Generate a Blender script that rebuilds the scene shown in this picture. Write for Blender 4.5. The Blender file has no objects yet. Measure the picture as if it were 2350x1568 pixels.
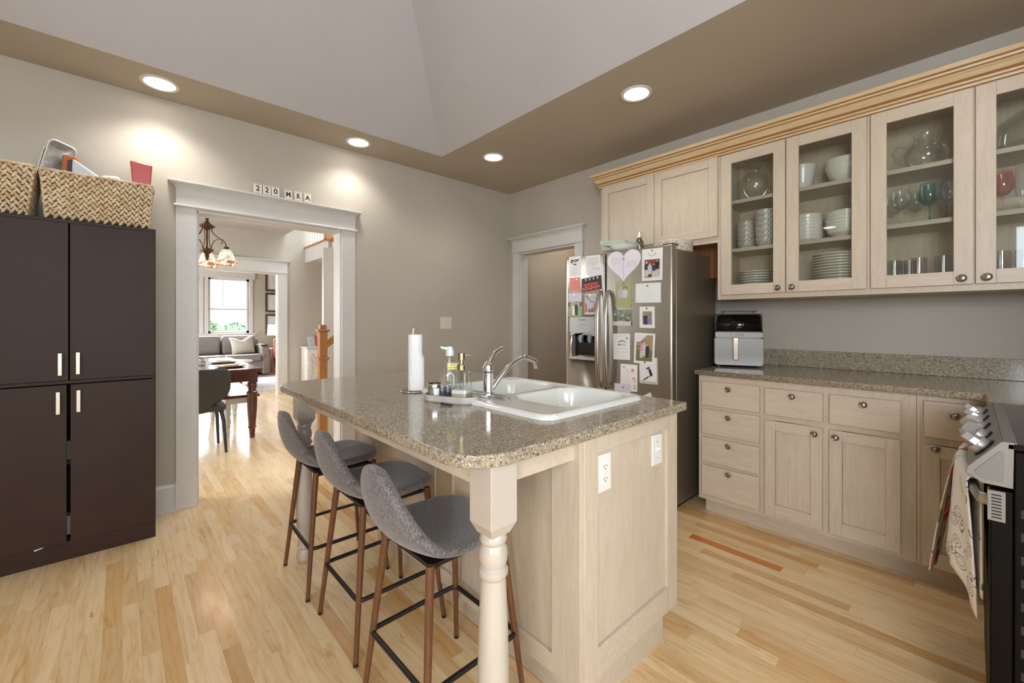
import bpy, bmesh, math, random
from mathutils import Vector, Matrix
random.seed(7)
R = math.radians
SC = bpy.context.scene
COL = SC.collection
# ------------------------------------------------------------------ camera, world, exposure
cam = bpy.data.objects.new('camera', bpy.data.cameras.new('camera')); COL.objects.link(cam)
cam.location = (0, 0, 1.27); cam.rotation_euler = (R(90), 0, R(47.32 - 90))
cam.data.sensor_fit = 'HORIZONTAL'; cam.data.sensor_width = 36; cam.data.lens = 36 * 971 / 2350
cam.data.shift_y = -46 / 2350; cam.data.clip_start = 0.02
SC.camera = cam
SC.view_settings.view_transform = 'Standard'; SC.view_settings.look = 'None'
SC.view_settings.gamma = 1; SC.view_settings.use_curve_mapping = False
SC.view_settings.exposure = 0.0
W = bpy.data.worlds.new('World'); SC.world = W; W.use_nodes = True
W.node_tree.nodes['Background'].inputs[0].default_value = (0.80, 0.90, 1.0, 1)
W.node_tree.nodes['Background'].inputs[1].default_value = 8.0
try:
    SC.cycles.max_bounces = 10; SC.cycles.diffuse_bounces = 6; SC.cycles.transparent_max_bounces = 24
    SC.cycles.sample_clamp_indirect = 6; SC.cycles.caustics_reflective = False; SC.cycles.caustics_refractive = False
except Exception: pass

def area(name, loc, rot, sx, sy, power, col=(1, 1, 1), portal=False):
    L = bpy.data.lights.new(name, 'AREA'); L.shape = 'RECTANGLE'; L.size = sx; L.size_y = sy
    L.energy = power; L.color = col
    o = bpy.data.objects.new(name, L); COL.objects.link(o); o.location = loc; o.rotation_euler = rot
    if portal: L.cycles.is_portal = True
    return o
DAY = (0.90, 0.95, 1.0)
# unseen kitchen fill lights added behind and left of the camera; daylight through living-room windows
area('window_daylight_back', (0.7, -2.50, 1.75), (R(90), 0, R(180)), 3.6, 1.5, 7, DAY)
area('window_daylight_left', (-2.32, -1.38, 1.75), (R(113), 0, R(-118)), 1.7, 1.3, 165, (.88, .93, 1.0))  # added fill, tilted up to brighten the vault
area('living_window_daylight', (1.0, 14.0, 3.12), (R(52), 0, R(180)), 3.8, 1.2, 2200, DAY)
area('living_side_window_daylight', (-2.9, 10.6, 1.7), (R(90), 0, R(-90)), 2.4, 1.3, 170, DAY)  # added off-frame to brighten the living room, solid wall behind it
area('hall_ceiling_lamp', (4.1, 3.1, 2.70), (0, 0, 0), .3, .3, 9, (1, .88, .72))  # unseen fill added to brighten the hallway
area('dining_window_daylight', (-2.2, 6.0, 1.7), (R(90), 0, R(-90)), 2.0, 1.4, 110, DAY)
area('stairwell_skylight', (3.2, 6.6, 5.0), (0, 0, 0), 1.2, 1.2, 40, DAY)

# ------------------------------------------------------------------ materials
def lin(c): return tuple(((x / 255) / 12.92 if x / 255 <= .04045 else ((x / 255 + .055) / 1.055) ** 2.4) for x in c)
def c4(c): return (*lin(c), 1)
class NT:
    def __init__(s, name):
        s.m = bpy.data.materials.new(name); s.m.use_nodes = True; s.t = s.m.node_tree
        s.b = s.t.nodes['Principled BSDF']; s.out = s.t.nodes['Material Output']
    def n(s, ty, ins=None, **kw):
        nd = s.t.nodes.new('ShaderNode' + ty)
        for k, v in kw.items(): setattr(nd, k, v)
        for k, v in (ins or {}).items():
            if isinstance(v, bpy.types.NodeSocket): s.t.links.new(v, nd.inputs[k])
            else: nd.inputs[k].default_value = v
        return nd
    def math(s, op, a, b=0, c=0):
        return s.n('Math', {0: a, 1: b, 2: c}, operation=op).outputs[0]
    def obj(s, scale=(1, 1, 1)):
        tc = s.n('TexCoord')
        return s.n('Mapping', {'Vector': tc.outputs['Object'], 'Scale': scale}).outputs[0]
    def noise(s, vec, sc, det=3, rough=.5, dist=0):
        return s.n('TexNoise', {'Vector': vec, 'Scale': sc, 'Detail': det, 'Roughness': rough, 'Distortion': dist})
    def ramp(s, fac, stops, interp='LINEAR'):
        r = s.n('ValToRGB', {0: fac}); e = r.color_ramp; e.interpolation = interp
        while len(e.elements) < len(stops): e.elements.new(.5)
        for el, (p, c) in zip(e.elements, stops): el.position = p; el.color = c4(c)
        return r.outputs[0]
    def mix(s, f, a, b, mode='MIX'):
        nd = s.n('Mix', {}, data_type='RGBA', blend_type=mode)
        for i, v in ((0, f), (6, a), (7, b)):
            if isinstance(v, bpy.types.NodeSocket): s.t.links.new(v, nd.inputs[i])
            else: nd.inputs[i].default_value = v
        return nd.outputs[2]
    def set(s, **kw):
        for k, v in kw.items():
            k = {'rough': 'Roughness', 'metal': 'Metallic', 'col': 'Base Color', 'spec': 'Specular IOR Level', 'coat': 'Coat Weight', 'sheen': 'Sheen Weight', 'aniso': 'Anisotropic', 'em': 'Emission Color', 'ems': 'Emission Strength', 'crough': 'Coat Roughness', 'sss': 'Subsurface Weight'}[k]
            if isinstance(v, bpy.types.NodeSocket): s.t.links.new(v, s.b.inputs[k])
            else: s.b.inputs[k].default_value = v
        return s
    def bump(s, h, st=.3, d=.002):
        b = s.n('Bump', {'Height': h, 'Strength': st, 'Distance': d})
        s.t.links.new(b.outputs[0], s.b.inputs['Normal']); return s
def simple(name, c, rough=.5, metal=0, var=0, sc=8, bump=0, bsc=200, **kw):
    t = NT(name); t.set(rough=rough, metal=metal, **kw)
    if var:
        v = t.obj(); f = t.noise(v, sc, 4).outputs[0]
        a = tuple(min(255, x * (1 + var)) for x in c); b = tuple(x * (1 - var) for x in c)
        t.set(col=t.ramp(f, [(.3, b), (.7, a)]))
    else: t.set(col=c4(c))
    if bump: t.bump(t.noise(t.obj(), bsc, 2).outputs[0], bump, .001)
    return t.m
_fl = {}
def flat(c, rough=.6):
    k = (tuple(c), rough)
    if k not in _fl: _fl[k] = simple('print_%d_%d_%d' % tuple(int(x) for x in c), c, rough)
    return _fl[k]
def glassm(name, tint=(250, 252, 250), gl=.9, base=.04, edge=.5):
    t = NT(name); t.t.nodes.remove(t.b)
    tr = t.n('BsdfTransparent', {0: c4(tint)}); g = t.n('BsdfGlossy', {0: (1, 1, 1, 1), 1: .02})
    lw = t.n('LayerWeight', {0: edge}); f = t.math('MULTIPLY_ADD', lw.outputs[0], gl, base)
    mx = t.n('MixShader', {0: f, 1: tr.outputs[0], 2: g.outputs[0]}); t.t.links.new(mx.outputs[0], t.out.inputs[0])
    return t.m
def emis(name, c, st):
    t = NT(name); t.set(col=c4(c), em=c4(c), ems=st); return t.m

M = {}
M['wall'] = simple('wall_paint', (183, 175, 162), .75, var=.02, sc=1.5, bump=.05, bsc=300)
M['band'] = simple('ceiling_paint', (182, 173, 158), .8, var=.02, sc=1.5, bump=.05, bsc=300)
M['vault'] = simple('vault_paint', (184, 181, 181), .8, var=.015, sc=1.5, bump=.05, bsc=300)
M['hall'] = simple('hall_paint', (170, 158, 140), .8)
M['trimw'] = simple('trim_white', (208, 204, 199), .35, var=.01)
M['white'] = simple('white_plastic', (232, 230, 224), .35)
M['cream'] = simple('cream_plastic', (222, 214, 196), .4)
def wood(name, c1, c2, sc=(12, 12, 1.2), rough=.4, var=.5, coat=0, dark=None):
    t = NT(name); v = t.obj(sc); f = t.noise(v, 4, 6, .6, 1.2).outputs[0]
    f2 = t.noise(t.obj(tuple(x * 6 for x in sc)), 6, 3, .6).outputs[0]
    f = t.math('ADD', t.math('MULTIPLY', f, .75), t.math('MULTIPLY', f2, .25))
    t.set(col=t.ramp(f, [(.32, c2), (.62, c1)]), rough=rough, coat=coat, crough=.15); return t.m
M['maple'] = wood('pickled_maple', (203, 190, 171), (189, 173, 151), rough=.42)
M['maple_h'] = wood('pickled_maple_rail', (203, 190, 171), (190, 174, 153), sc=(12, 1.2, 12), rough=.42)
M['glaze'] = wood('glazed_maple', (214, 192, 155), (192, 160, 112), sc=(12, 1.2, 30), rough=.4)
M['interior'] = wood('cabinet_interior', (200, 182, 156), (186, 166, 138), rough=.5)
M['rawwood'] = wood('raw_wood', (150, 92, 48), (118, 66, 30), rough=.6)
M['post'] = simple('post_paint', (190, 180, 168), .28, var=.015, sc=5, coat=.3)
M['dark'] = simple('dark_laminate', (52, 33, 24), .5, var=.07, sc=6, spec=.3)
M['darkedge'] = simple('dark_edge', (42, 38, 36), .5)
M['knob'] = simple('pewter', (150, 142, 132), .32, 1, var=.12, sc=60)
M['nickel'] = simple('satin_nickel', (215, 205, 190), .35, .6)
M['chrome'] = simple('chrome', (235, 235, 238), .06, 1)
M['brass'] = simple('brass', (184, 172, 138), .25, 1)
M['walnut'] = wood('walnut_leg', (116, 74, 46), (84, 52, 32), sc=(30, 30, 2), rough=.4)
M['black'] = simple('black_metal', (38, 32, 32), .4, .3)
M['blackgloss'] = simple('black_gloss', (14, 12, 12), .08)
M['blackbrown'] = simple('black_enamel', (9, 5, 3), .5, spec=.12)
M['oak'] = wood('golden_oak', (178, 124, 70), (150, 96, 50), sc=(14, 14, 1.5), rough=.35)
M['cherry'] = wood('cherry_wood', (98, 46, 32), (60, 26, 20), sc=(10, 2, 10), rough=.18, coat=.5)
M['wicker_dark'] = simple('handle_leather', (120, 76, 40), .5)
M['porcelain'] = simple('porcelain', (220, 220, 214), .12, coat=.4)
M['dish'] = simple('white_dish', (236, 232, 222), .2, coat=.3)
M['glass'] = glassm('cabinet_glass', (246, 248, 246), .75, .035, .25)
M['ware'] = glassm('glassware', (247, 249, 248), .42, .03, .3)
M['waredim'] = glassm('ribbed_glassware', (228, 229, 229), .22, .05, .3)
M['teal'] = glassm('teal_glass', (176, 214, 210), .4, .04, .3)
M['pinkg'] = glassm('coral_glass', (244, 190, 166), .4, .04, .3)
M['winglass'] = glassm('window_glass', (250, 252, 252), .5, .02, .2)
M['can'] = emis('lamp_lens', (255, 250, 240), 14)
M['soffa'] = simple('sofa_fabric', (158, 150, 146), .9, var=.05, sc=40, bump=.2, bsc=400)
M['rug'] = simple('rug_pile', (196, 190, 186), .95, var=.08, sc=30, bump=.5, bsc=300)
M['linen'] = simple('linen', (225, 218, 206), .9, var=.03, sc=12, bump=.2)
M['foil'] = simple('foil', (235, 232, 228), .35, .85, var=.1, sc=40)
M['leather'] = simple('dark_upholstery', (60, 58, 58), .6, var=.06, sc=20)
M['blackleg'] = simple('slate_metal', (58, 64, 68), .3, .5)
M['shrub'] = simple('shrub_leaf', (96, 118, 86), .8, var=.25, sc=14)

def stainless(name, c, sc, rough=.3):
    t = NT(name); f = t.noise(t.obj(sc), 5, 2).outputs[0]
    t.set(col=t.ramp(f, [(.3, tuple(x * .96 for x in c)), (.7, c)]), metal=1, rough=t.math('MULTIPLY_ADD', f, .10, rough - .05), aniso=.5); return t.m
M['steel'] = stainless('brushed_steel', (176, 170, 162), (1, 3, 300), .34)
M['fryer'] = stainless('fryer_steel', (116, 114, 110), (1, 3, 300), .46)
M['steelv'] = stainless('fridge_steel', (176, 168, 156), (1, 220, 2), .34)
M['fridgeside'] = simple('fridge_side', (150, 136, 118), .38, .6)
M['panelg'] = simple('range_grey', (134, 131, 127), .4, .25)

def granite():
    t = NT('speckled_granite'); v = t.obj()
    wv = t.n('VectorMath', {0: v, 1: t.n('VectorMath', {0: t.noise(v, 60, 2).outputs[1], 3: .012}, operation='SCALE').outputs[0]}, operation='ADD').outputs[0]
    vo = t.n('TexVoronoi', {'Vector': wv, 'Scale': 260}, feature='F1')
    a = t.ramp(vo.outputs['Color'], [(0, (84, 68, 54)), (.18, (116, 102, 86)), (.42, (146, 136, 118)), (.7, (166, 156, 138)), (.93, (198, 190, 176))])
    vo2 = t.n('TexVoronoi', {'Vector': wv, 'Scale': 130}, feature='F1')
    sp = t.n('SeparateColor', {0: vo2.outputs['Color']})
    dark = t.math('MULTIPLY', t.math('LESS_THAN', sp.outputs[0], .13), t.math('LESS_THAN', vo2.outputs['Distance'], .42))
    lt = t.math('MULTIPLY', t.math('GREATER_THAN', sp.outputs[1], .90), t.math('LESS_THAN', vo2.outputs['Distance'], .40))
    c = t.mix(t.math('MULTIPLY', dark, .8), a, c4((58, 44, 34)))
    c = t.mix(t.math('MULTIPLY', lt, .6), c, c4((215, 208, 194)))
    c = t.mix(t.math('MULTIPLY', t.noise(v, 6, 3).outputs[0], .3), c, c4((150, 132, 104)))
    t.set(col=c, rough=.12, coat=.15); return t.m
M['granite'] = granite()

def floorm():
    t = NT('strip_floor'); tc = t.n('TexCoord'); s = t.n('SeparateXYZ', {0: tc.outputs['Object']})
    x, y = s.outputs[0], s.outputs[1]
    w = .057
    xr = t.math('DIVIDE', x, w); row = t.math('FLOOR', xr); fx = t.math('FRACT', xr)
    r1 = t.n('TexWhiteNoise', {'W': row}, noise_dimensions='1D').outputs[0]
    ln = t.math('MULTIPLY_ADD', r1, .5, .55)
    yy = t.math('ADD', t.math('DIVIDE', y, ln), t.math('MULTIPLY', r1, 37.7)); seg = t.math('FLOOR', yy); fy = t.math('FRACT', yy)
    idv = t.n('CombineXYZ', {0: row, 1: seg}).outputs[0]
    wn = t.n('TexWhiteNoise', {'Vector': idv}, noise_dimensions='2D')
    base = t.ramp(wn.outputs[0], [(0, (206, 166, 114)), (.07, (222, 190, 142)), (.45, (230, 202, 158)), (.85, (236, 211, 168)), (.95, (222, 184, 130)), (1, (212, 168, 112))])
    gv = t.n('CombineXYZ', {0: t.math('ADD', t.math('MULTIPLY', x, 11), t.math('MULTIPLY', wn.outputs[0], 91)), 1: t.math('MULTIPLY', y, 1.3), 2: t.math('MULTIPLY', wn.outputs[0], 13)}).outputs[0]
    g = t.noise(gv, 2.2, 5, .6, 1.6).outputs[0]
    wv = t.n('TexWave', {'Vector': gv, 'Scale': .9, 'Distortion': 7, 'Detail': 3, 'Detail Scale': 1.2}, wave_type='BANDS', bands_direction='X').outputs['Fac']
    gr = t.ramp(g, [(.27, (206, 142, 82)), (.38, (240, 214, 176)), (.52, (255, 255, 255))])
    c = t.mix(.5, base, gr, 'MULTIPLY')
    c = t.mix(t.math('MULTIPLY', t.math('LESS_THAN', wv, .12), .10), c, c4((176, 112, 52)))
    kn = t.noise(t.n('CombineXYZ', {0: t.math('MULTIPLY', x, 9), 1: t.math('MULTIPLY', y, 2.2), 2: wn.outputs[0]}).outputs[0], 1.6, 3, .6, 2.2).outputs[0]
    c = t.mix(t.math('MULTIPLY', t.math('GREATER_THAN', kn, .70), .5), c, c4((186, 104, 40)))
    ob = t.math('MULTIPLY', t.math('COMPARE', row, 43, .4), t.math('COMPARE', y, .891, .236))
    c = t.mix(ob, c, c4((198, 118, 46)))
    gap = t.math('MAXIMUM', t.math('LESS_THAN', fx, .018), t.math('LESS_THAN', fy, .002))
    c = t.mix(t.math('MULTIPLY', gap, .35), c, c4((120, 76, 38)))
    t.set(col=c, rough=.24, coat=.25, crough=.12)
    t.bump(t.math('MULTIPLY', gap, -1), .3, .001); return t.m
M['floor'] = floorm()

def fabric(name, c1, c2):
    t = NT(name); v = t.obj((260, 260, 90)); f = t.noise(v, 1, 3, .8).outputs[0]
    t.set(col=t.ramp(f, [(.36, c2), (.64, c1)]), rough=.9, sheen=.3); t.bump(f, .35, .0015); return t.m
M['melange'] = fabric('grey_melange', (134, 127, 125), (62, 57, 57))
def braid():
    t = NT('braided_rush'); v = t.obj()
    f = t.noise(v, 30, 4).outputs[0]; f2 = t.noise(v, 160, 2).outputs[0]
    t.set(col=t.ramp(t.math('ADD', t.math('MULTIPLY', f, .6), t.math('MULTIPLY', f2, .4)), [(.35, (190, 162, 122)), (.6, (230, 214, 184))]), rough=.75)
    t.bump(f2, .4, .002); return t.m
M['braid'] = braid()
def speckle():
    t = NT('speckled_glaze'); v = t.n('TexVoronoi', {'Vector': t.obj(), 'Scale': 170}, feature='F1')
    t.set(col=t.mix(t.math('LESS_THAN', v.outputs['Distance'], .42), c4((222, 216, 204)), c4((96, 88, 84))), rough=.3); return t.m
M['speckle'] = speckle()
def hobnail():
    t = NT('embossed_white'); v = t.n('TexVoronoi', {'Vector': t.obj(), 'Scale': 70}, feature='F1')
    t.set(col=c4((236, 232, 222)), rough=.2, coat=.3); t.bump(v.outputs['Distance'], .8, .003); return t.m
M['hobnail'] = hobnail()
def floral():
    t = NT('floral_print'); v = t.obj()
    wv = t.n('VectorMath', {0: v, 1: t.n('VectorMath', {0: t.noise(v, 14, 2).outputs[1], 3: .05}, operation='SCALE').outputs[0]}, operation='ADD').outputs[0]
    vo = t.n('TexVoronoi', {'Vector': wv, 'Scale': 20}, feature='F1')
    s = t.n('SeparateColor', {0: vo.outputs['Color']})
    col = t.ramp(s.outputs[0], [(0, (226, 92, 84)), (.22, (240, 160, 140)), (.42, (150, 168, 130)), (.55, (240, 120, 70)), (.68, (232, 226, 214)), (.8, (150, 182, 190)), (.9, (240, 180, 160))], 'CONSTANT')
    t.set(col=t.mix(t.math('LESS_THAN', vo.outputs['Distance'], .52), c4((236, 230, 220)), col), rough=.9); return t.m
M['floral'] = floral()
def bandana():
    t = NT('paisley_print'); v = t.obj()
    wv = t.n('VectorMath', {0: v, 1: t.n('VectorMath', {0: t.noise(v, 9, 2).outputs[1], 3: .09}, operation='SCALE').outputs[0]}, operation='ADD').outputs[0]
    vo = t.n('TexVoronoi', {'Vector': wv, 'Scale': 15}, feature='F1'); d = vo.outputs['Distance']
    r = t.math('MULTIPLY', t.math('COMPARE', d, .34, .022), t.math('GREATER_THAN', t.n('TexVoronoi', {'Vector': v, 'Scale': 150}, feature='F1').outputs['Distance'], .30))
    r2 = t.math('COMPARE', d, .20, .016); r3 = t.math('LESS_THAN', d, .05)
    m = t.math('MAXIMUM', r, t.math('MAXIMUM', r2, r3))
    t.set(col=t.mix(t.math('MULTIPLY', m, .85), c4((244, 241, 236)), c4((62, 56, 84))), rough=.9); return t.m
M['bandana'] = bandana()
def coil():
    t = NT('woven_coil'); v = t.obj(); w = t.n('TexVoronoi', {'Vector': t.n('Mapping', {'Vector': v, 'Scale': (1, 1, 1.6)}).outputs[0], 'Scale': 70}, feature='F1')
    t.set(col=t.ramp(w.outputs['Distance'], [(.3, (222, 212, 198)), (.7, (176, 162, 144))]), rough=.8); t.bump(w.outputs['Distance'], -.6, .003); return t.m
M['coil'] = coil()
def shadem():
    t = NT('stained_glass_shade'); tc = t.n('TexCoord'); s = t.n('SeparateXYZ', {0: tc.outputs['Object']})
    vo = t.n('TexVoronoi', {'Vector': tc.outputs['Object'], 'Scale': 38}, feature='DISTANCE_TO_EDGE')
    vc = t.n('TexVoronoi', {'Vector': tc.outputs['Object'], 'Scale': 38}, feature='F1')
    sc = t.n('SeparateColor', {0: vc.outputs['Color']})
    low = t.math('LESS_THAN', s.outputs[2], -.125)
    acc = t.ramp(sc.outputs[0], [(0, (200, 96, 40)), (.3, (236, 226, 196)), (.6, (120, 130, 150)), (.8, (228, 200, 150))], 'CONSTANT')
    c = t.mix(low, c4((246, 238, 206)), acc)
    ld = t.math('LESS_THAN', vo.outputs['Distance'], .05)
    c = t.mix(ld, c, c4((90, 66, 40)))
    t.set(col=c, em=c, ems=t.math('MULTIPLY', t.math('SUBTRACT', 1, ld), .9), rough=.3); return t.m
M['shade'] = shadem()

# ------------------------------------------------------------------ mesh helpers
class G:
    def __init__(s, T=None): s.v = []; s.f = []; s.m = []; s.T = T
    def add(s, vs, fs, mi=0):
        o = len(s.v)
        for p in vs:
            p = Vector(p); s.v.append(s.T @ p if s.T else p)
        for f in fs: s.f.append([i + o for i in f]); s.m.append(mi)
        return s
    def box(s, a, b, mi=0):
        x0, y0, z0 = (min(a[i], b[i]) for i in range(3)); x1, y1, z1 = (max(a[i], b[i]) for i in range(3))
        return s.add([(x0, y0, z0), (x1, y0, z0), (x1, y1, z0), (x0, y1, z0), (x0, y0, z1), (x1, y0, z1), (x1, y1, z1), (x0, y1, z1)],
              [(0, 3, 2, 1), (4, 5, 6, 7), (0, 1, 5, 4), (1, 2, 6, 5), (2, 3, 7, 6), (3, 0, 4, 7)], mi)
    def prism(s, pts, h0, h1, ax='z', mi=0):
        n = len(pts)
        mk = {'z': lambda p, h: (p[0], p[1], h), 'y': lambda p, h: (p[0], h, p[1]), 'x': lambda p, h: (h, p[0], p[1])}[ax]
        vs = [mk(p, h0) for p in pts] + [mk(p, h1) for p in pts]
        fs = [list(range(n)), list(range(n, 2 * n))] + [(i, (i + 1) % n, n + (i + 1) % n, n + i) for i in range(n)]
        return s.add(vs, fs, mi)
    def lathe(s, prof, c=(0, 0, 0), n=28, mi=0, sx=1, sy=1, cap=True):
        vs = []; fs = []
        for r, z in prof:
            for k in range(n):
                a = 2 * math.pi * k / n; vs.append((c[0] + sx * r * math.cos(a), c[1] + sy * r * math.sin(a), c[2] + z))
        for i in range(len(prof) - 1):
            for k in range(n):
                k2 = (k + 1) % n; fs.append((i * n + k, i * n + k2, (i + 1) * n + k2, (i + 1) * n + k))
        if cap:
            if prof[0][0] > 1e-4: fs.append(list(range(n)))
            if prof[-1][0] > 1e-4: fs.append([(len(prof) - 1) * n + k for k in range(n)])
        return s.add(vs, fs, mi)
    def cyl(s, a, b, r, n=16, r2=None, mi=0): return s.tube([a, b], [r, r if r2 is None else r2], n, mi=mi)
    def tube(s, pts, r, n=10, closed=False, mi=0, sq=1):
        P = [Vector(p) for p in pts]; m = len(P); rr = r if isinstance(r, (list, tuple)) else [r] * m
        vs = []; fs = []; up = None
        for i, p in enumerate(P):
            if closed: d = P[(i + 1) % m] - P[i - 1]
            else: d = P[min(i + 1, m - 1)] - P[max(i - 1, 0)]
            d.normalize()
            if up is None: up = d.orthogonal().normalized() if abs(d.z) > .9 else Vector((0, 0, 1))
            e1 = (up - d * up.dot(d)).normalized(); e2 = d.cross(e1); up = e1
            for k in range(n):
                a = 2 * math.pi * k / n; vs.append(p + e1 * rr[i] * math.cos(a) + e2 * rr[i] * sq * math.sin(a))
        for i in range(m if closed else m - 1):
            j = (i + 1) % m
            for k in range(n):
                k2 = (k + 1) % n; fs.append((i * n + k, i * n + k2, j * n + k2, j * n + k))
        if not closed: fs += [list(range(n)), [(m - 1) * n + k for k in range(n)]]
        return s.add(vs, fs, mi)
    def ball(s, c, r, n=14, mi=0):
        if not isinstance(r, (tuple, list)): r = (r, r, r)
        vs = []; fs = []; h = n // 2
        for i in range(h + 1):
            t = math.pi * i / h
            for k in range(n):
                a = 2 * math.pi * k / n; vs.append((c[0] + r[0] * math.sin(t) * math.cos(a), c[1] + r[1] * math.sin(t) * math.sin(a), c[2] + r[2] * math.cos(t)))
        for i in range(h):
            for k in range(n):
                k2 = (k + 1) % n; fs.append((i * n + k, i * n + k2, (i + 1) * n + k2, (i + 1) * n + k))
        return s.add(vs, fs, mi)
    def grid(s, fn, nu, nv, mi=0):
        vs = [fn(i / (nu - 1), j / (nv - 1)) for i in range(nu) for j in range(nv)]
        return s.add(vs, [(i * nv + j, i * nv + j + 1, (i + 1) * nv + j + 1, (i + 1) * nv + j) for i in range(nu - 1) for j in range(nv - 1)], mi)
    def build(s, name, mat, parent=None, bevel=0, sub=0, solid=0, seg=2, ang=35, soff=-1, origin=None):
        off = Vector((0, 0, 0))
        if parent is not None: off = Vector(parent.get('_o', (0, 0, 0)))
        elif origin is not None: off = Vector(origin)
        me = bpy.data.meshes.new(name); me.from_pydata([tuple(v - off) for v in s.v], [], s.f)
        for m in (mat if isinstance(mat, (list, tuple)) else [mat]): me.materials.append(m)
        if len(me.materials) > 1: me.polygons.foreach_set('material_index', s.m)
        bm = bmesh.new(); bm.from_mesh(me); bmesh.ops.remove_doubles(bm, verts=bm.verts, dist=1e-5)
        bmesh.ops.recalc_face_normals(bm, faces=bm.faces); bm.to_mesh(me); bm.free()
        me.polygons.foreach_set('use_smooth', [True] * len(me.polygons)); me.set_sharp_from_angle(angle=R(ang))
        o = bpy.data.objects.new(name, me); COL.objects.link(o)
        if parent is not None: o.parent = parent; o['_o'] = tuple(off)
        else:
            o.location = off; o['_o'] = tuple(off)
        if solid:
            d = o.modifiers.new('solid', 'SOLIDIFY'); d.thickness = solid; d.offset = soff
        if bevel:
            d = o.modifiers.new('bevel', 'BEVEL'); d.width = bevel; d.segments = seg; d.limit_method = 'ANGLE'; d.angle_limit = R(40)
        if sub:
            d = o.modifiers.new('sub', 'SUBSURF'); d.levels = sub; d.render_levels = sub
        return o
def thing(name, label, cat, loc=(0, 0, 0), group=None):
    o = bpy.data.objects.new(name, None); COL.objects.link(o); o.location = loc; o['_o'] = tuple(loc); o.empty_display_size = .05
    o['label'] = label; o['category'] = cat
    if group: o['group'] = group
    return o
def tag(o, label, cat, group=None):
    o['label'] = label; o['category'] = cat
    if group: o['group'] = group
    return o
def struct(o): o['kind'] = 'structure'; return o
def dup(root, loc=None, rotz=None, label=None, parent=None):
    c = root.copy(); COL.objects.link(c)
    if parent is not None: c.parent = parent
    if loc is not None: c.location = loc
    if rotz is not None: c.rotation_euler = (0, 0, rotz)
    if label: c['label'] = label
    for ch in root.children: dup(ch, parent=c)
    return c
def text(s, size, mat, loc, rot, parent=None, name='lettering', ext=.0006, sx=1, bold=0):
    cu = bpy.data.curves.new('t', 'FONT'); cu.body = s; cu.size = size; cu.extrude = ext; cu.align_x = 'CENTER'; cu.align_y = 'CENTER'; cu.offset = bold
    to = bpy.data.objects.new('t', cu); COL.objects.link(to)
    dg = bpy.context.evaluated_depsgraph_get(); me = bpy.data.meshes.new_from_object(to.evaluated_get(dg)); bpy.data.objects.remove(to)
    X = Matrix.Translation(loc) @ rot.to_4x4() @ Matrix.Scale(sx, 4, (1, 0, 0)); me.transform(X)
    off = Vector(parent.get('_o', (0, 0, 0))) if parent is not None else Vector((0, 0, 0))
    me.transform(Matrix.Translation(-off)); me.materials.clear(); me.materials.append(mat)
    o = bpy.data.objects.new(name, me); COL.objects.link(o)
    if parent is not None: o.parent = parent
    return o
def rotm(xa, ya):  # text x axis, y axis
    xa = Vector(xa).normalized(); ya = Vector(ya).normalized(); za = xa.cross(ya)
    return Matrix((xa, ya, za)).transposed()
# frame facing -x : local (u, d, w) -> world: u runs to -y (viewer's right), d outwards (-x), w up
def faceX(x): return Matrix(((0, -1, 0, x), (-1, 0, 0, 0), (0, 0, 1, 0), (0, 0, 0, 1)))
def faceY(y): return Matrix(((1, 0, 0, 0), (0, -1, 0, y), (0, 0, 1, 0), (0, 0, 0, 1)))  # facing -y: u=x
def ordn(i): return ['lowest', 'second', 'third', 'fourth', 'fifth', 'sixth', 'seventh', 'eighth', 'ninth', 'tenth', 'eleventh', 'twelfth', 'thirteenth', 'fourteenth'][i]

# ------------------------------------------------------------------ structure
CZ = 2.743
struct(G().box((-3.2, -3.2, -.1), (6, 13.2, 0)).build('floor', M['floor']))
YA = 3.63; XB = 3.31; XK = 3.53
# wall with the wide cased opening
g = G()
g.box((-2.5, YA, 0), (.38, YA + .14, 3.0)).box((1.371, YA, 0), (6, YA + .14, 3.0)).box((.38, YA, 2.04), (1.371, YA + .14, 3.0))
struct(g.build('wall_left', M['wall']))
# wall with the narrow doorway; behind the cabinets the wall sits further back under a soffit
g = G()
g.box((XB, 3.46, 0), (XB + .12, YA, 2.743)).box((XB, 2.65, 2.04), (XB + .12, 3.46, 2.743)).box((XB, 2.33, 0), (XB + .12, 2.65, 2.743))
g.box((XB + .12, 2.33, 0), (XK + .1, 2.45, 2.743)).box((XK, -1.0, 0), (XK + .1, 2.33, 2.743)).box((XB, -1.0, 2.47), (XK, 2.33, 2.743))
struct(g.build('wall_right', M['wall']))
struct(G().box((1.2, -.86, 0), (XK + .1, -.76, 2.743)).build('wall_range', M['wall']))
# unseen sides of the kitchen with large windows
g = G(); g.box((-2.5, -2.7, 0), (-2.4, -2.3, 2.743)).box((-2.5, -.4, 0), (-2.4, YA, 2.743)).box((-2.5, -2.3, 0), (-2.4, -.4, 1.0)).box((-2.5, -2.3, 2.5), (-2.4, -.4, 2.743))
struct(g.build('wall_near_left', M['wall']))
g = G(); g.box((-2.5, -2.7, 0), (-1.2, -2.6, 2.743)).box((2.6, -2.7, 0), (3.63, -2.6, 2.743)).box((-1.2, -2.7, 0), (2.6, -2.6, .95)).box((-1.2, -2.7, 2.55), (2.6, -2.6, 2.743)).box((XK, -2.6, 0), (XK + .1, -1, 2.743))
struct(g.build('wall_back', M['wall']))
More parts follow.
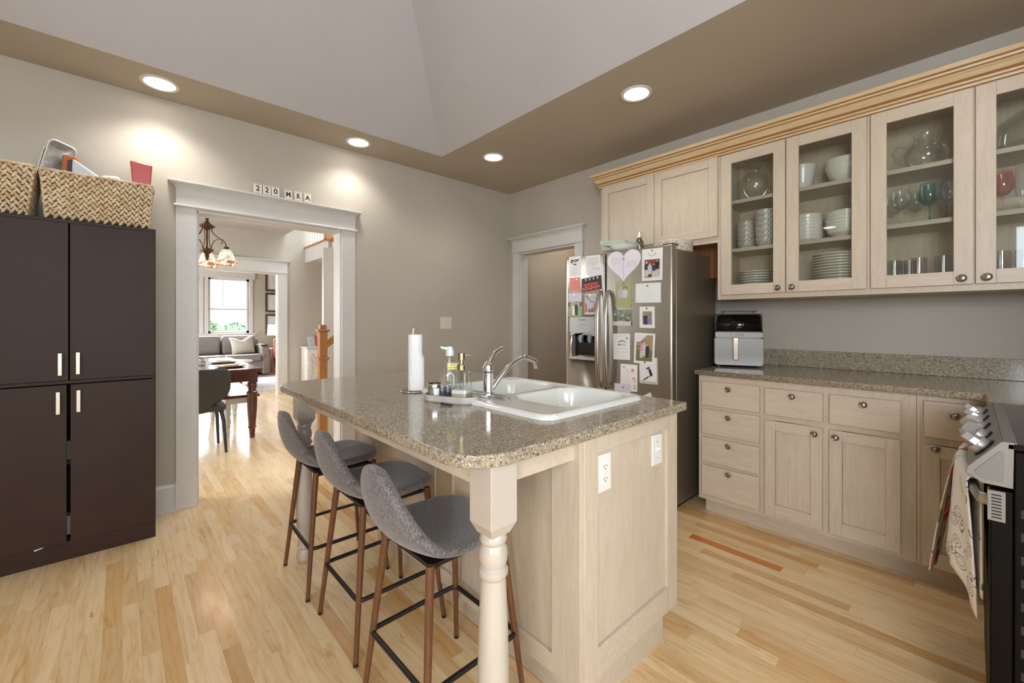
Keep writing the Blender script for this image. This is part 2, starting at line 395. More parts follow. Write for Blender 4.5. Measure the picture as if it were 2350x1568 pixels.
# ceiling band around the vault, hip vault
VX0, VX1, VY0, VY1 = -1.7, 2.104, -.95, 3.207
g = G(); g.box((-2.5, VY1, CZ), (XK + .1, YA, CZ + .05)).box((VX1, -2.7, CZ), (XK + .1, VY1, CZ + .05)).box((-2.5, -2.7, CZ), (VX0, VY1, CZ + .05)).box((VX0, -2.7, CZ), (VX1, VY0, CZ + .05))
struct(g.build('ceiling', M['band']))
cx, cy = (VX0 + VX1) / 2, (VY0 + VY1) / 2; h = (VX1 - VX0) / 2 * .96
g = G(); b = [(VX0, VY0, CZ), (VX1, VY0, CZ), (VX1, VY1, CZ), (VX0, VY1, CZ)]; hw = (VX1 - VX0) / 2
a1 = (cx, VY0 + hw, CZ + h); a2 = (cx, VY1 - hw, CZ + h)
g.add(b + [a1, a2], [(0, 1, 4), (1, 2, 5, 4), (2, 3, 5), (3, 0, 4, 5)])
struct(g.build('ceiling_vault', M['vault'], ang=20))

def head_profile(g, x0, x1, yf, z0, z1, T=None):
    """frieze, bead and crown of a door head. Local: u along, d out of wall, w up"""
    G_ = G(T)
    G_.box((x0, 0, z0), (x1, .024, z1 - .045))
    G_.prism([(0, z0 - .012), (.034, z0 - .012), (.038, z0 - .006), (.038, z0), (.034, z0 + .006), (0, z0 + .006)], x0 - .012, x1 + .012, 'x')
    for i, (d, w0, w1) in enumerate([(.030, z1 - .05, z1 - .038), (.036, z1 - .038, z1 - .030), (.044, z1 - .030, z1 - .022), (.056, z1 - .022, z1 - .014), (.066, z1 - .014, z1)]):
        e = d - .024
        G_.box((x0 - e, 0, w0), (x1 + e, d, w1))
    return G_
def casing(n, T, u0, u1, top, cw, headtop, wallt, jamb=True, plinth=.20):
    g = G(T)
    g.box((u0 - cw, 0, 0), (u0, .02, top + .02)).box((u1, 0, 0), (u1 + cw, .02, top + .02))
    g.box((u0 - cw - .004, 0, 0), (u0 + .002, .027, plinth)).box((u1 - .002, 0, 0), (u1 + cw + .004, .027, plinth))
    g.box((u0 - .0, -wallt, 0), (u0 + .012, .002, top)).box((u1 - .012, -wallt, 0), (u1, .002, top)).box((u0, -wallt, top - .012), (u1, .002, top + .01))
    o = struct(g.build('trim_%d' % n, M['trimw'], bevel=.002))
    struct(head_profile(None, u0 - cw, u1 + cw, 0, top + .02, headtop, T).build('trim_%d' % (n + 1), M['trimw'], bevel=.0015))
    # other face
casing(1, faceY(YA), .38, 1.371, 2.035, .115, 2.215, .14)
casing(3, faceX(XB), -3.46, -2.66, 2.035, .10, 2.215, .12)
# baseboards
def baseb(n, T, u0, u1, name):
    g = G(T); g.box((u0, 0, 0), (u1, .016, .16)).prism([(0, .16), (.022, .16), (.022, .170), (.014, .182), (0, .186)], u0, u1, 'x').box((u0, 0, 0), (u1, .026, .014))
    struct(g.build(name, M['trimw'], bevel=.0015))
baseb(0, faceY(YA), -2.4, .262, 'baseboard_left')
baseb(0, faceY(YA), 1.49, XB, 'baseboard_far')
# dining room, living room
g = G(); YD = 8.16
g.box((-3.1, YD, 0), (.25, YD + .14, 5.2)).box((2.0, YD, 0), (6, YD + .14, 5.2)).box((.25, YD, 2.1), (2.0, YD + .14, 5.2))
struct(g.build('wall_dining', M['wall']))
casing(5, faceY(YD), .25, 2.0, 2.1, .14, 2.33, .14)
baseb(0, faceY(YD), 2.145, 5.9, 'baseboard_dining')
g = G(); g.box((-3.1, YA + .14, 2.80), (2.05, YD, 2.86)).box((2.05, YA + .14, 2.80), (2.12, YD, 5.2))
struct(g.build('ceiling_dining', M['vault']))
g = G(); g.box((5.9, YA, 0), (6, 13, 5.2)).box((2.0, YA + .14, 3.0), (6, YA + .2, 5.2))
struct(g.build('wall_stairwell', M['wall']))
g = G(); g.box((-3.2, YA, 0), (-3.1, 5.0, 2.8)).box((-3.2, 7.0, 0), (-3.1, 13, 2.8)).box((-3.2, 5.0, 0), (-3.1, 7.0, 1.0)).box((-3.2, 5, 2.4), (-3.1, 7, 2.8))
struct(g.build('wall_dining_left', M['wall']))
struct(G().box((-3.1, YD + .14, 2.85), (6, 13, 2.9)).build('ceiling_living', M['vault']))
# living room window wall (y = 12.7)
YE = 12.7
g = G(); WZ0, WZ1 = .97, 2.36
wins = [(-.62, .28), (.52, 1.38), (1.56, 2.43)]
xs = [-3.1]
for a, b_ in wins: xs += [a, b_]
xs.append(6)
for i in range(0, len(xs), 2): g.box((xs[i], YE, 0), (xs[i + 1], YE + .15, 2.85))
for a, b_ in wins: g.box((a, YE, 0), (b_, YE + .15, WZ0)).box((a, YE, WZ1), (b_, YE + .15, 2.85))
struct(g.build('wall_living', M['wall']))
for i, (a, b_) in enumerate(wins):
    g = G(); T = faceY(YE)
    g.box((a - .08, YE - .02, WZ0), (a, YE + .1, WZ1)).box((b_, YE - .02, WZ0), (b_ + .08, YE + .1, WZ1))
    g.box((a, YE + .05, WZ0), (a + .05, YE + .09, WZ1)).box((b_ - .05, YE + .05, WZ0), (b_, YE + .09, WZ1)).box((a, YE + .05, WZ1 - .05), (b_, YE + .09, WZ1)).box((a, YE + .05, WZ0), (b_, YE + .09, WZ0 + .06))
    zm = 1.58; g.box((a, YE + .04, zm - .02), (b_, YE + .1, zm + .02))
    for k in (1, 2): xx = a + .05 + (b_ - a - .1) * k / 3; g.box((xx - .009, YE + .055, zm), (xx + .009, YE + .075, WZ1))
    f = struct(g.build('window_%d' % (i + 1), M['trimw']))
    G().box((a + .04, YE + .07, WZ0), (b_ - .04, YE + .074, WZ1)).build('glass_pane', M['winglass'], f)
g = G(); g.box((-.75, YE - .03, WZ1), (2.56, YE, 2.52)).box((-.78, YE - .07, 2.52), (2.60, YE, 2.56)).box((-.75, YE - .025, WZ0 - .09), (2.56, YE, WZ0 - .03)).box((-.78, YE - .06, WZ0 - .03), (2.6, YE + .02, WZ0))
struct(g.build('trim_7', M['trimw'], bevel=.003))
struct(G().box((-1, 13.2, -.3), (9, 40, -.2)).build('ground_outside', simple('lawn', (150, 165, 130), .9)))
# hallway beyond the narrow doorway
g = G(); g.box((4.72, 1.5, 0), (4.8, 6.0, 2.8)).box((3.43, 1.5, 0), (4.8, 1.6, 2.8)).box((3.43, 5.9, 0), (4.8, 6.0, 2.8))
struct(g.build('wall_hall', M['hall']))
struct(G().box((3.43, 1.5, 2.743), (4.8, 3.76, 2.8)).build('ceiling_hall', M['hall']))
casing(8, faceX(4.72), -5.3, -4.58, 2.02, .10, 2.215, .02)
d = struct(G(faceX(4.72)).box((-5.3, .002, .01), (-4.58, .006, 2.02)).build('door_1', simple('hall_door', (120, 108, 94), .6)))
# stairwell: landing with railing, white skirt, treads, newel
LX = 2.436
g = G(); g.box((LX, 7.10, 2.33), (5.9, YD, 2.58))
landing = struct(g.build('trim_10', M['trimw']))
G().box((LX - .02, 7.02, 2.58), (LX + .09, YD, 2.61)).build('landing_nosing', M['oak'], landing, bevel=.004)
st = thing('staircase', 'upper flight of white stairs with oak treads behind the wide opening', 'stairs', (LX, 6.9, 0))
G().box((LX, 5.5, 0), (LX + .06, 7.10, 2.15)).prism([(7.10, 2.15), (7.10, 2.58), (6.99, 2.58), (6.99, 2.40), (6.72, 2.40), (6.72, 2.2), (6.45, 2.2), (6.45, 2.15)], LX, LX + .06, 'x').build('skirt_panel', M['trimw'], st)
for k in range(3):
    G().box((LX - .03, 6.72 - .27 * k, 2.56 - .185 * k), (LX + 1.0, 7.03 - .27 * k, 2.59 - .185 * k)).build('tread', M['oak'], st, bevel=.004)
for k in range(7):
    y = 7.2 + k * .13
    G().lathe([(.016, 0), (.016, .16), (.011, .2), (.019, .30), (.012, .36), (.017, .5), (.011, .75), (.011, .85)], (LX + .04, y, 2.61), 10).build('baluster', M['trimw'], st)
G().box((LX - .02, 7.02, 2.59), (LX + .09, 7.13, 3.7)).build('upper_newel', M['oak'], st, bevel=.004)
G().box((LX, 7.1, 3.44), (LX + .08, YD, 3.50)).build('handrail', M['oak'], st, bevel=.006)
nw = thing('newel_post', 'square golden oak newel post at foot of the stairs', 'post', (1.60, 4.77, 0))
g = G(); nx, ny, q = 1.60, 4.77, .041
g.box((nx - q, ny - q, 0), (nx + q, ny + q, 1.15)); g.box((nx - q - .014, ny - q - .014, .86), (nx + q + .014, ny + q + .014, .885)).box((nx - q - .008, ny - q - .008, .845), (nx + q + .008, ny + q + .008, .86))
g.build('shaft', M['oak'], nw, bevel=.003)
G().box((nx - q - .02, ny - q - .02, 1.165), (nx + q + .02, ny + q + .02, 1.185)).box((nx - q - .01, ny - q - .01, 1.15), (nx + q + .01, ny + q + .01, 1.165)).box((nx - .034, ny - .034, 1.185), (nx + .034, ny + .034, 1.235)).build('cap', M['oak'], nw, bevel=.004)
g = G(); g.prism([(nx + q, .98), (nx + q, 1.06), (nx + 1.9, 2.36), (nx + 1.9, 2.28)], ny - .03, ny + .03, 'y'); g.build('handrail', M['oak'], nw, bevel=.006)
struct(G().prism([(nx + q, 0), (nx + q, .22), (nx + 1.9, 1.55), (nx + 1.9, 0)], ny - .02, ny + .04, 'y').build('trim_11', M['trimw']))
struct(G().box((1.86, 5.50, 0), (4.4, 5.56, 2.2)).build('wall_stair', M['trimw']))
for k in range(5):
    o = G().box((nx + .1 + k * .26, ny + .04, .0), (nx + .36 + k * .26, 5.5, .18 * (k + 1))).build('stair_step', M['trimw'])
    tag(o, '%s white riser step of the lower flight beside the newel post' % ordn(k), 'step', 'lower stair steps')
    G().box((nx + .08 + k * .26, ny + .02, .18 * (k + 1)), (nx + .36 + k * .26, 5.5, .18 * (k + 1) + .03)).build('tread', M['oak'], o)

# ------------------------------------------------------------------ recessed lamps
cans = [((.173, 3.40), 'leftmost recessed light in the ceiling band over the dark cabinet', 20), ((1.428, 3.41), 'small recessed light above the letter tiles over the wide opening', 15),
        ((2.448, 2.90), 'recessed light in the ceiling corner near the narrow doorway', 13), ((2.443, 1.465), 'recessed light in the ceiling above the refrigerator and glass cabinets', 14)]
extra = [(2.45, .03), (-1.1, 3.39), (.3, -1.5), (2.3, -1.6), (-2.05, 1.5), (-2.05, .0)]  # last two are added out of frame to brighten the left floor
def can(x, y, label, pw):
    t = thing('recessed_light', label, 'ceiling light', (x, y, CZ), 'recessed ceiling lights')
    G().lathe([(.100, 0), (.100, -.004), (.092, -.009), (.078, -.006), (.076, 0)], (x, y, CZ), 36, cap=False).build('trim_ring', M['trimw'], t)
    G().lathe([(.0001, -.0045), (.05, -.005), (.076, -.003), (.076, .0)], (x, y, CZ), 36).build('lens', M['can'], t)
    L = bpy.data.lights.new('lamp', 'SPOT'); L.energy = pw; L.color = (1, .97, .91); L.spot_size = R(140); L.spot_blend = .8; L.shadow_soft_size = .06
    o = bpy.data.objects.new('lamp_light', L); COL.objects.link(o); o.location = (x, y, CZ - .075)
for (x, y), lb, pw in cans: can(x, y, lb, pw)
for i, (x, y) in enumerate(extra): can(x, y, ['recessed light over the range side, out of frame', 'recessed light left of the dark cabinet, out of frame', 'recessed light behind the viewer', 'recessed light behind the range', 'recessed light far left of the vault, out of frame', 'second recessed light far left of the vault, out of frame'][i], (6, 12, 6, 6, 12, 12)[i])

# ------------------------------------------------------------------ cabinetry
def knob(y, z, x, parent, name='knob', r=.0165):
    T = Matrix(((0, 0, -1, x), (-1, 0, 0, y), (0, 1, 0, z), (0, 0, 0, 1)))
    return G(T).lathe([(.009, 0), (.008, .010), (r, .012), (r * 1.02, .016), (r * .80, .019), (r * .72, .0185), (r * .55, .0235), (.0001, .0255)], n=24).build(name, M['knob'], parent)
def shaker(T, u0, u1, w0, w1, name, parent, rail=.062, glass=False, d=.02, mats=None, railb=None):
    g = G(T); rb = railb or rail
    g.box((u0, 0, w0), (u0 + rail, d, w1), 0).box((u1 - rail, 0, w0), (u1, d, w1), 0)
    g.box((u0 + rail, 0, w1 - rail), (u1 - rail, d, w1), 1).box((u0 + rail, 0, w0), (u1 - rail, d, w0 + rb), 1)
    if not glass: g.box((u0 + rail, 0, w0 + rb), (u1 - rail, d - .012, w1 - rail), 0)
    o = g.build(name, [M['maple'], M['maple_h']], parent, bevel=.0015)
    if glass: G(T).box((u0 + rail - .004, .006, w0 + rb - .004), (u1 - rail + .004, .010, w1 - rail + .004)).build('glass_pane', M['glass'], o)
    return o
def slab(T, u0, u1, w0, w1, parent, name='drawer'):
    return G(T).box((u0, 0, w0), (u1, .02, w1)).build(name, M['maple_h'], parent, bevel=.003)

XF = 2.83; F = faceX(XF); TOP = .919
# drawer stack
c = thing('drawer_cabinet', 'pickled maple base cabinet with four stacked drawers beside the refrigerator', 'cabinet', (3.1, 1.04, 0))
G().box((XF + .02, .847, .10), (3.50, .862, TOP)).box((XF + .02, 1.214, .10), (3.50, 1.229, TOP)).box((3.49, .847, .1), (3.50, 1.229, TOP)).box((XF + .02, .847, .10), (3.5, 1.229, .118)).build('body', M['maple'], c)
G(F).box((-1.23, -.02, .10), (-.8465, 0, TOP)).build('face_frame', M['maple'], c, bevel=.001)
G().box((XF + .075, .846, 0), (XF + .093, 1.215, .1)).build('toe_kick', M['maple_h'], c)
for z0, z1, kz in ((.721, .880, .841), (.537, .697, .662), (.351, .512, .483), (.135, .330, .305)):
    d = slab(F, -1.204, -.860, z0, z1, c); knob(1.035, kz, XF - .02, d)
# two door base
c = thing('base_cabinet', 'pickled maple base cabinet with two drawers over two panelled doors', 'cabinet', (3.1, .5, 0))
G().box((XF + .02, .828, .10), (3.50, .845, TOP)).box((XF + .02, .178, .10), (3.50, .195, TOP)).box((3.49, .178, .1), (3.50, .845, TOP)).box((XF + .02, .178, .10), (3.5, .845, .118)).build('body', M['maple'], c)
G(F).box((-.8462, -.02, .1), (-.1785, 0, TOP)).build('face_frame', M['maple'], c)
G().box((XF + .075, .177, 0), (XF + .093, .846, .1)).build('toe_kick', M['maple_h'], c)
for u0, u1, ku in ((-.832, -.548, -.69), (-.519, -.233, -.375)):
    d = slab(F, u0, u1, .718, .876, c); knob(-ku, .842, XF - .02, d)
for u0, u1, ku in ((-.832, -.550, -.585), (-.519, -.234, -.490)):
    d = shaker(F, u0, u1, .125, .684, 'door', c, .055, railb=.07); knob(-ku, .650, XF - .02, d)
# corner base
c = thing('corner_cabinet', 'pickled maple corner base cabinet partly hidden by the range and towels', 'cabinet', (3.1, -.1, 0))
G().box((XF + .02, .160, .10), (3.50, .176, TOP)).box((XF + .02, -.74, .10), (3.50, -.72, TOP)).box((3.49, -.72, .1), (3.50, .16, TOP)).box((XF + .02, -.72, .10), (3.5, .176, .118)).build('body', M['maple'], c)
G(F).box((-.1765, -.02, .1), (.74, 0, TOP)).box((-.1765, 0, .1), (-.166, .004, TOP)).build('face_frame', M['maple'], c)
G().box((XF + .075, -.74, 0), (XF + .093, .177, .1)).build('toe_kick', M['maple_h'], c)
d = slab(F, -.153, .12, .722, .893, c); knob(.049, .838, XF - .02, d)
d = shaker(F, -.153, .12, .110, .684, 'door', c, .055, railb=.07); knob(.112, .672, XF - .02, d)
# side filler cabinet next to the range (mostly hidden)
c = thing('range_side_cabinet', 'narrow maple cabinet run hidden behind the range', 'cabinet', (2.7, -.4, 0))
G().box((2.54, -.74, 0), (2.79, -.16, TOP)).build('body', M['maple'], c)

# counter tops
def countertop(name, label, outer, hole=None, z0=.919, z1=.951, bev=.004):
    cu = bpy.data.curves.new('c', 'CURVE'); cu.dimensions = '2D'; cu.fill_mode = 'BOTH'; cu.extrude = (z1 - z0) / 2 - bev; cu.bevel_depth = bev; cu.bevel_resolution = 2; cu.offset = -bev
    for pts in [outer] + ([hole] if hole else []):
        sp = cu.splines.new('POLY'); sp.points.add(len(pts) - 1); sp.use_cyclic_u = True
        for p, q in zip(sp.points, pts): p.co = (q[0], q[1], 0, 1)
    to = bpy.data.objects.new('t', cu); COL.objects.link(to)
    me = bpy.data.meshes.new_from_object(to.evaluated_get(bpy.context.evaluated_depsgraph_get())); bpy.data.objects.remove(to)
    me.transform(Matrix.Translation((0, 0, (z0 + z1) / 2))); me.materials.clear(); me.materials.append(M['granite'])
    me.name = name; o = bpy.data.objects.new(name, me); COL.objects.link(o); o['_o'] = (0, 0, 0)
    return tag(o, label, 'countertop')
def arc(cx, cy, r, a0, a1, n=10): return [(cx + r * math.cos(R(a0 + (a1 - a0) * i / n)), cy + r * math.sin(R(a0 + (a1 - a0) * i / n))) for i in range(n + 1)]
XC = 2.79
ct = countertop('countertop', 'L shaped speckled granite countertop on the wall cabinets', [(XC, 1.242), (XC, -.02), (2.765, -.045), (2.53, -.05), (2.53, -.755), (3.528, -.755), (3.528, 1.242)])
bs = G().box((3.508, -.735, .9515), (3.5285, 1.242, 1.068)).box((2.53, -.756, .9515), (3.508, -.735, 1.068)).build('backsplash', M['granite'], bevel=.002)
tag(bs, 'low speckled granite backsplash strip along the kitchen wall', 'backsplash')

# upper cabinets
XU = 3.05; FU = faceX(XU); UZ0, UZ1 = 1.420, 2.425
def upper_box(c, y0, y1, z0, z1, back=3.36, inner='interior'):
    g = G(); q = XU + .018; y0 += .0005; y1 -= .0005; g.box((q, y0, z0), (back, y0 + .018, z1)).box((q, y1 - .018, z0), (back, y1, z1)).box((q, y0 + .018, z0), (back, y1 - .018, z0 + .02)).box((q, y0 + .018, z1 - .02), (back, y1 - .018, z1)).box((back - .01, y0 + .018, z0 + .02), (back, y1 - .018, z1 - .02))
    return g.build('body', M[inner], c)
c = thing('refrigerator_cabinet', 'closed maple wall cabinet with two panelled doors above the refrigerator', 'cabinet', (3.2, 1.67, 1.84))
upper_box(c, 1.172, 2.165, 1.842, UZ1)
G().box((XU + .018, 2.1651, 1.82), (3.309, 2.169, UZ1)).build('side_panel', M['maple'], c)
G(FU).box((-2.169, -.017, 1.820), (-1.1725, 0, 1.875)).box((-2.169, -.017, 1.875), (-2.13, 0, UZ1)).box((-1.195, -.017, 1.875), (-1.1725, 0, UZ1)).box((-2.13, -.017, 2.39), (-1.195, 0, UZ1)).box((-1.680, -.017, 1.875), (-1.65, 0, 2.39)).build('face_frame', M['maple'], c)
shaker(FU, -2.144, -1.667, 1.872, 2.412, 'door', c, .060); shaker(FU, -1.663, -1.190, 1.862, 2.412, 'door', c, .060)
G().box((3.30, 1.19, 1.60), (3.36, 2.15, 1.842)).build('back_rail', M['rawwood'], c)
tp = thing('cabinet_end_panel', 'narrow wooden end panel between the refrigerator gap and glass cabinets', 'panel', (3.2, 1.18, 1.42))
G().box((XU, 1.1725, 1.42), (XU + .017, 1.195, 1.8195)).build('front_edge', M['maple'], tp)
G().box((XU + .017, 1.1725, 1.42), (3.36, 1.190, 1.8195)).build('panel', M['rawwood'], tp)

def glass_cab(label, y0, y1, doors, knobs, shelves, panes_r=.068):
    c = thing('glass_cabinet', label, 'cabinet', (3.2, (y0 + y1) / 2, UZ0), 'glass fronted wall cabinets')
    upper_box(c, y0, y1, UZ0, UZ1)
    m = (doors[0][0] + doors[1][1]) / 2
    g = G(FU); e = .017; g.box((-y1, -e, UZ0), (-y1 + .03, 0, UZ1)).box((-y0 - .03, -e, UZ0), (-y0, 0, UZ1)).box((-y1 + .03, -e, UZ0), (-y0 - .03, 0, UZ0 + .05)).box((-y1 + .03, -e, UZ1 - .04), (-y0 - .03, 0, UZ1)).box((-m - .012, -e, UZ0 + .05), (-m + .012, 0, UZ1 - .04))
    g.build('face_frame', M['maple'], c)
    for z in shelves: G().box((XU + .015, y0 + .018, z - .024), (3.35, y1 - .018, z)).build('shelf', M['maple_h'], c, bevel=.001)
    for (d1, d0), ky in zip(doors, knobs):
        d = shaker(FU, -d1, -d0, 1.452, 2.405, 'door', c, panes_r, glass=True); knob(ky, 1.482, XU - .02, d, r=.018)
    return c
SA = (2.094, 1.766); SB = (2.090, 1.796)
glass_cab('glass fronted maple wall cabinet of white dishes and speckled bowls', .382, 1.172, [(1.165, .783), (.777, .391)], [.822, .745], SA, .066)
glass_cab('glass fronted maple wall cabinet of glassware over the range side', -.402, .382, [(.374, -.008), (-.016, -.395)], [.030, -.052], SB, .066)
# crown
prof = [(XU, 2.410), (XU - .006, 2.410), (XU - .006, 2.4145), (XU - .014, 2.4155), (XU - .017, 2.426), (XU - .013, 2.428), (XU - .013, 2.432), (XU - .022, 2.434), (XU - .024, 2.442), (XU - .021, 2.444), (XU - .021, 2.448), (XU - .028, 2.456), (XU - .036, 2.472), (XU - .050, 2.486), (XU - .050, 2.490), (XU - .060, 2.491), (XU - .062, 2.500), (XU - .058, 2.502), (XU - .058, 2.507), (XU - .070, 2.508), (XU - .070, 2.530), (XU, 2.530)]
DKG = {1, 5, 9, 10, 13, 17}
g = G()
pp = prof; n = len(pp)
loops = [[(x, -.74, z) for x, z in pp], [(x, 2.169 + XU - x, z) for x, z in pp], [(3.305, 2.169 + XU - x, z) for x, z in pp]]
for L0, L1 in zip(loops, loops[1:]):
    for i in range(n - 1): g.add([L0[i], L0[i + 1], L1[i + 1], L1[i]], [(0, 1, 2, 3)], 1 if i in DKG else 0)
g.add([(XU, -.74, 2.53), (XU, 2.169, 2.53), (3.305, 2.169, 2.53), (3.305, -.74, 2.53)], [(0, 1, 2, 3)])
struct(g.build('trim_12', [M['glaze'], simple('glaze_line', (150, 104, 58), .5)], ang=25))
struct(G().box((XU + .001, -.74, 2.425), (3.31, 2.167, 2.47)).build('trim_13', M['maple']))

# ------------------------------------------------------------------ island
IX0, IX1, IY0, IY1 = 1.005, 1.620, .790, 2.380
isl = thing('kitchen_island', 'large pickled maple kitchen island with turned post legs', 'island', (1.3, 1.6, 0))
FI = faceY(IY0 + .02); FL = faceX(IX0 + .02)
G().box((IX0 + .02, IY0 + .02, .152), (IX0 + .035, IY1, TOP)).box((IX1 - .018, IY0 + .02, .152), (IX1, IY1, TOP)).box((IX0 + .02, IY0 + .02, .152), (IX1, IY0 + .035, TOP)).box((IX0 + .02, IY1 - .018, .152), (IX1, IY1, TOP)).box((IX0 + .02, IY0 + .02, .152), (IX1, IY1, .170)).build('body', M['maple'], isl)
def panelled(T, u0, u1, w0, w1, cuts, top, bot, mats, d=.02):
    g = G(T)
    xs = cuts
    for a, b in zip(xs[0::2], xs[1::2]): g.box((a, 0, w0), (b, d, w1), 0)
    for a, b in zip(xs[1::2], xs[2::2]):
        g.box((a, 0, top), (b, d, w1), 1).box((a, 0, w0), (b, d, bot), 1).box((a, 0, bot), (b, d - .012, top), 0)
    return g
panelled(FI, IX0, IX1, .152, TOP, [IX0 + .0205, 1.096, 1.545, IX1], .858, .245, None).build('end_panel', [M['maple'], M['maple_h']], isl, bevel=.0015)
panelled(FL, -IY1, -IY0, .152, TOP, [-IY1, -2.26, -1.72, -1.59, -1.46 + .0, -1.455, -.905, -IY0], .875, .213, None).build('side_panel', [M['maple'], M['maple_h']], isl, bevel=.0015)
G().box((IX0 + .085, IY0 + .0602, 0), (IX0 + .10, IY1 - .05, .152)).box((IX0 + .085, IY0 + .045, 0), (IX1 - .03, IY0 + .06, .152)).box((IX1 - .045, IY0 + .0602, 0), (IX1 - .03, IY1 - .05, .152)).build('toe_kick', M['maple_h'], isl)
def post(cx, cy, h=.0435):
    g = G(); zb = .728
    g.box((cx - h, cy - h, zb + .03), (cx + h, cy + h, TOP))
    g.lathe([(.030, zb), (h * 1.414 * .74, zb), (h * 1.414 * .99, zb + .032)], (cx, cy, 0), 4) if False else None
    k = .030
    g.add([(cx - h, cy - h, zb + .03), (cx + h, cy - h, zb + .03), (cx + h, cy + h, zb + .03), (cx - h, cy + h, zb + .03), (cx - k, cy - k, zb), (cx + k, cy - k, zb), (cx + k, cy + k, zb), (cx - k, cy + k, zb)], [(0, 1, 5, 4), (1, 2, 6, 5), (2, 3, 7, 6), (3, 0, 4, 7), (4, 5, 6, 7)])
    prof = [(.030, zb + .004), (.034, .722), (.036, .714), (.033, .706), (.030, .703), (.031, .700), (.0355, .690), (.0375, .676), (.0365, .660), (.033, .648), (.0305, .644), (.033, .642), (.0385, .635), (.0385, .626), (.034, .618), (.031, .614), (.033, .604), (.0375, .50), (.0405, .38), (.040, .28), (.036, .19), (.031, .12), (.029, .095), (.034, .090), (.036, .082), (.033, .074), (.028, .068), (.031, .06), (.0375, .040), (.038, .022), (.030, .004), (.026, 0)]
    g.lathe(prof, (cx, cy, 0), 32)
    return g.build('post_leg', M['post'], isl, bevel=.0015)
post(.703, .8335); post(.712, 2.40)
G().box((.672, .877, .846), (.692, 2.357, TOP)).build('apron', M['maple_h'], isl, bevel=.001)
G().box((.746, .815, .850), (IX0 + .002, .835, TOP)).build('apron', M['maple_h'], isl, bevel=.001)
G().box((.746, 2.36, .850), (IX0 + .1, 2.38, TOP)).build('apron', M['maple_h'], isl, bevel=.001)
lb = G().box((.6705, 1.165, .872), (.6725, 1.265, .917)).build('sticker', flat((236, 234, 228)), isl)
SX0, SX1, SY0, SY1 = .985, 1.592, .905, 1.715
outer = arc(.578 + .13, .762 + .13, .13, 180, 270, 14) + arc(1.648 - .008, .762 + .008, .008, 270, 360, 3) + arc(1.648 - .01, 2.45 - .01, .01, 0, 90, 3) + arc(.578 + .15, 2.45 - .15, .15, 90, 180, 12)
hole = arc(SX0 + .06, SY0 + .06, .04, 180, 270, 5) + arc(SX1 - .06, SY0 + .06, .04, 270, 360, 5) + arc(SX1 - .06, SY1 - .06, .04, 0, 90, 5) + arc(SX0 + .06, SY1 - .06, .04, 90, 180, 5)
countertop('island_countertop', 'speckled granite island countertop with rounded corner and cut out sink', outer, hole)
# sink
def rrect(x, y, x0, y0, x1, y1, r):
    px = abs(x - (x0 + x1) / 2) - ((x1 - x0) / 2 - r); py = abs(y - (y0 + y1) / 2) - ((y1 - y0) / 2 - r)
    return math.hypot(max(px, 0), max(py, 0)) + min(max(px, py), 0) - r
def sm(t): t = max(0, min(1, t)); return t * t * (3 - 2 * t)
def clampr(x, y, x0, y0, x1, y1, r):
    d = rrect(x, y, x0, y0, x1, y1, r)
    if d > 0:
        cx = min(max(x, x0 + r), x1 - r); cy = min(max(y, y0 + r), y1 - r); vx, vy = x - cx, y - cy; l = math.hypot(vx, vy) or 1
        return cx + vx / l * r, cy + vy / l * r
    return x, y
def sink_pt(u, v):
    x = SX0 + (SX1 - SX0) * u; y = SY0 + (SY1 - SY0) * v; x, y = clampr(x, y, SX0, SY0, SX1, SY1, .06)
    do = -rrect(x, y, SX0, SY0, SX1, SY1, .06)
    z = .9515 + .017 * math.sqrt(max(0, 1 - (1 - min(do / .02, 1)) ** 2)) - .007 * sm((do - .02) / .03)
    for b in ((1.165, .955, 1.550, 1.290, .09), (1.165, 1.335, 1.550, 1.672, .09)):
        d = -rrect(x, y, *b)
        if d > -.006: z -= .17 * sm((d + .006) / .045) + .006 * sm((d - .04) / .1)
    return (x, y, z)
sk = thing('sink', 'white double bowl drop-in sink set in the island countertop', 'sink', (1.29, 1.31, .951))
G().grid(sink_pt, 110, 146).build('basin', M['porcelain'], sk, ang=60)
for y in (1.12, 1.50): G().lathe([(.0001, .003), (.03, .003), (.042, .006), (.045, .001)], (1.34, y, .7765), 24).build('drain', M['chrome'], sk)
# faucet
fc = thing('faucet', 'polished chrome single lever faucet standing on the white sink', 'faucet', (1.09, 1.33, .962))
def ellp(cx, cy, a, b, n=36): return [(cx + a * math.cos(2 * math.pi * i / n), cy + b * math.sin(2 * math.pi * i / n)) for i in range(n)]
fz = .9615
g = G(); g.prism(ellp(1.108, 1.345, .030, .128), fz, fz + .006).prism(ellp(1.108, 1.345, .024, .118), fz + .006, fz + .012); g.build('escutcheon', M['chrome'], fc, bevel=.003, seg=3)
bx, by = 1.108, 1.346
G().lathe([(.024, fz + .010), (.025, fz + .016), (.0215, fz + .02), (.0205, fz + .095), (.0215, fz + .1)], (bx, by, 0), 28).build('column', M['chrome'], fc)
G().lathe([(.0195, fz + .1), (.0195, fz + .103)], (bx, by, 0), 28).build('seal_ring', M['black'], fc)
g = G(); g.lathe([(.021, fz + .103), (.0225, fz + .112), (.021, fz + .125), (.016, fz + .138), (.008, fz + .146), (.0001, fz + .148)], (bx, by, 0), 28)
pts = [(bx + .000, by, fz + .125), (bx + .010, by - .001, fz + .145), (bx + .022, by - .002, fz + .165), (bx + .040, by - .003, fz + .182), (bx + .062, by - .004, fz + .194), (bx + .082, by - .004, fz + .198)]
g.tube(pts, [.016, .012, .0095, .009, .009, .006], 14, sq=.75); g.build('lever', M['chrome'], fc)
pts = []
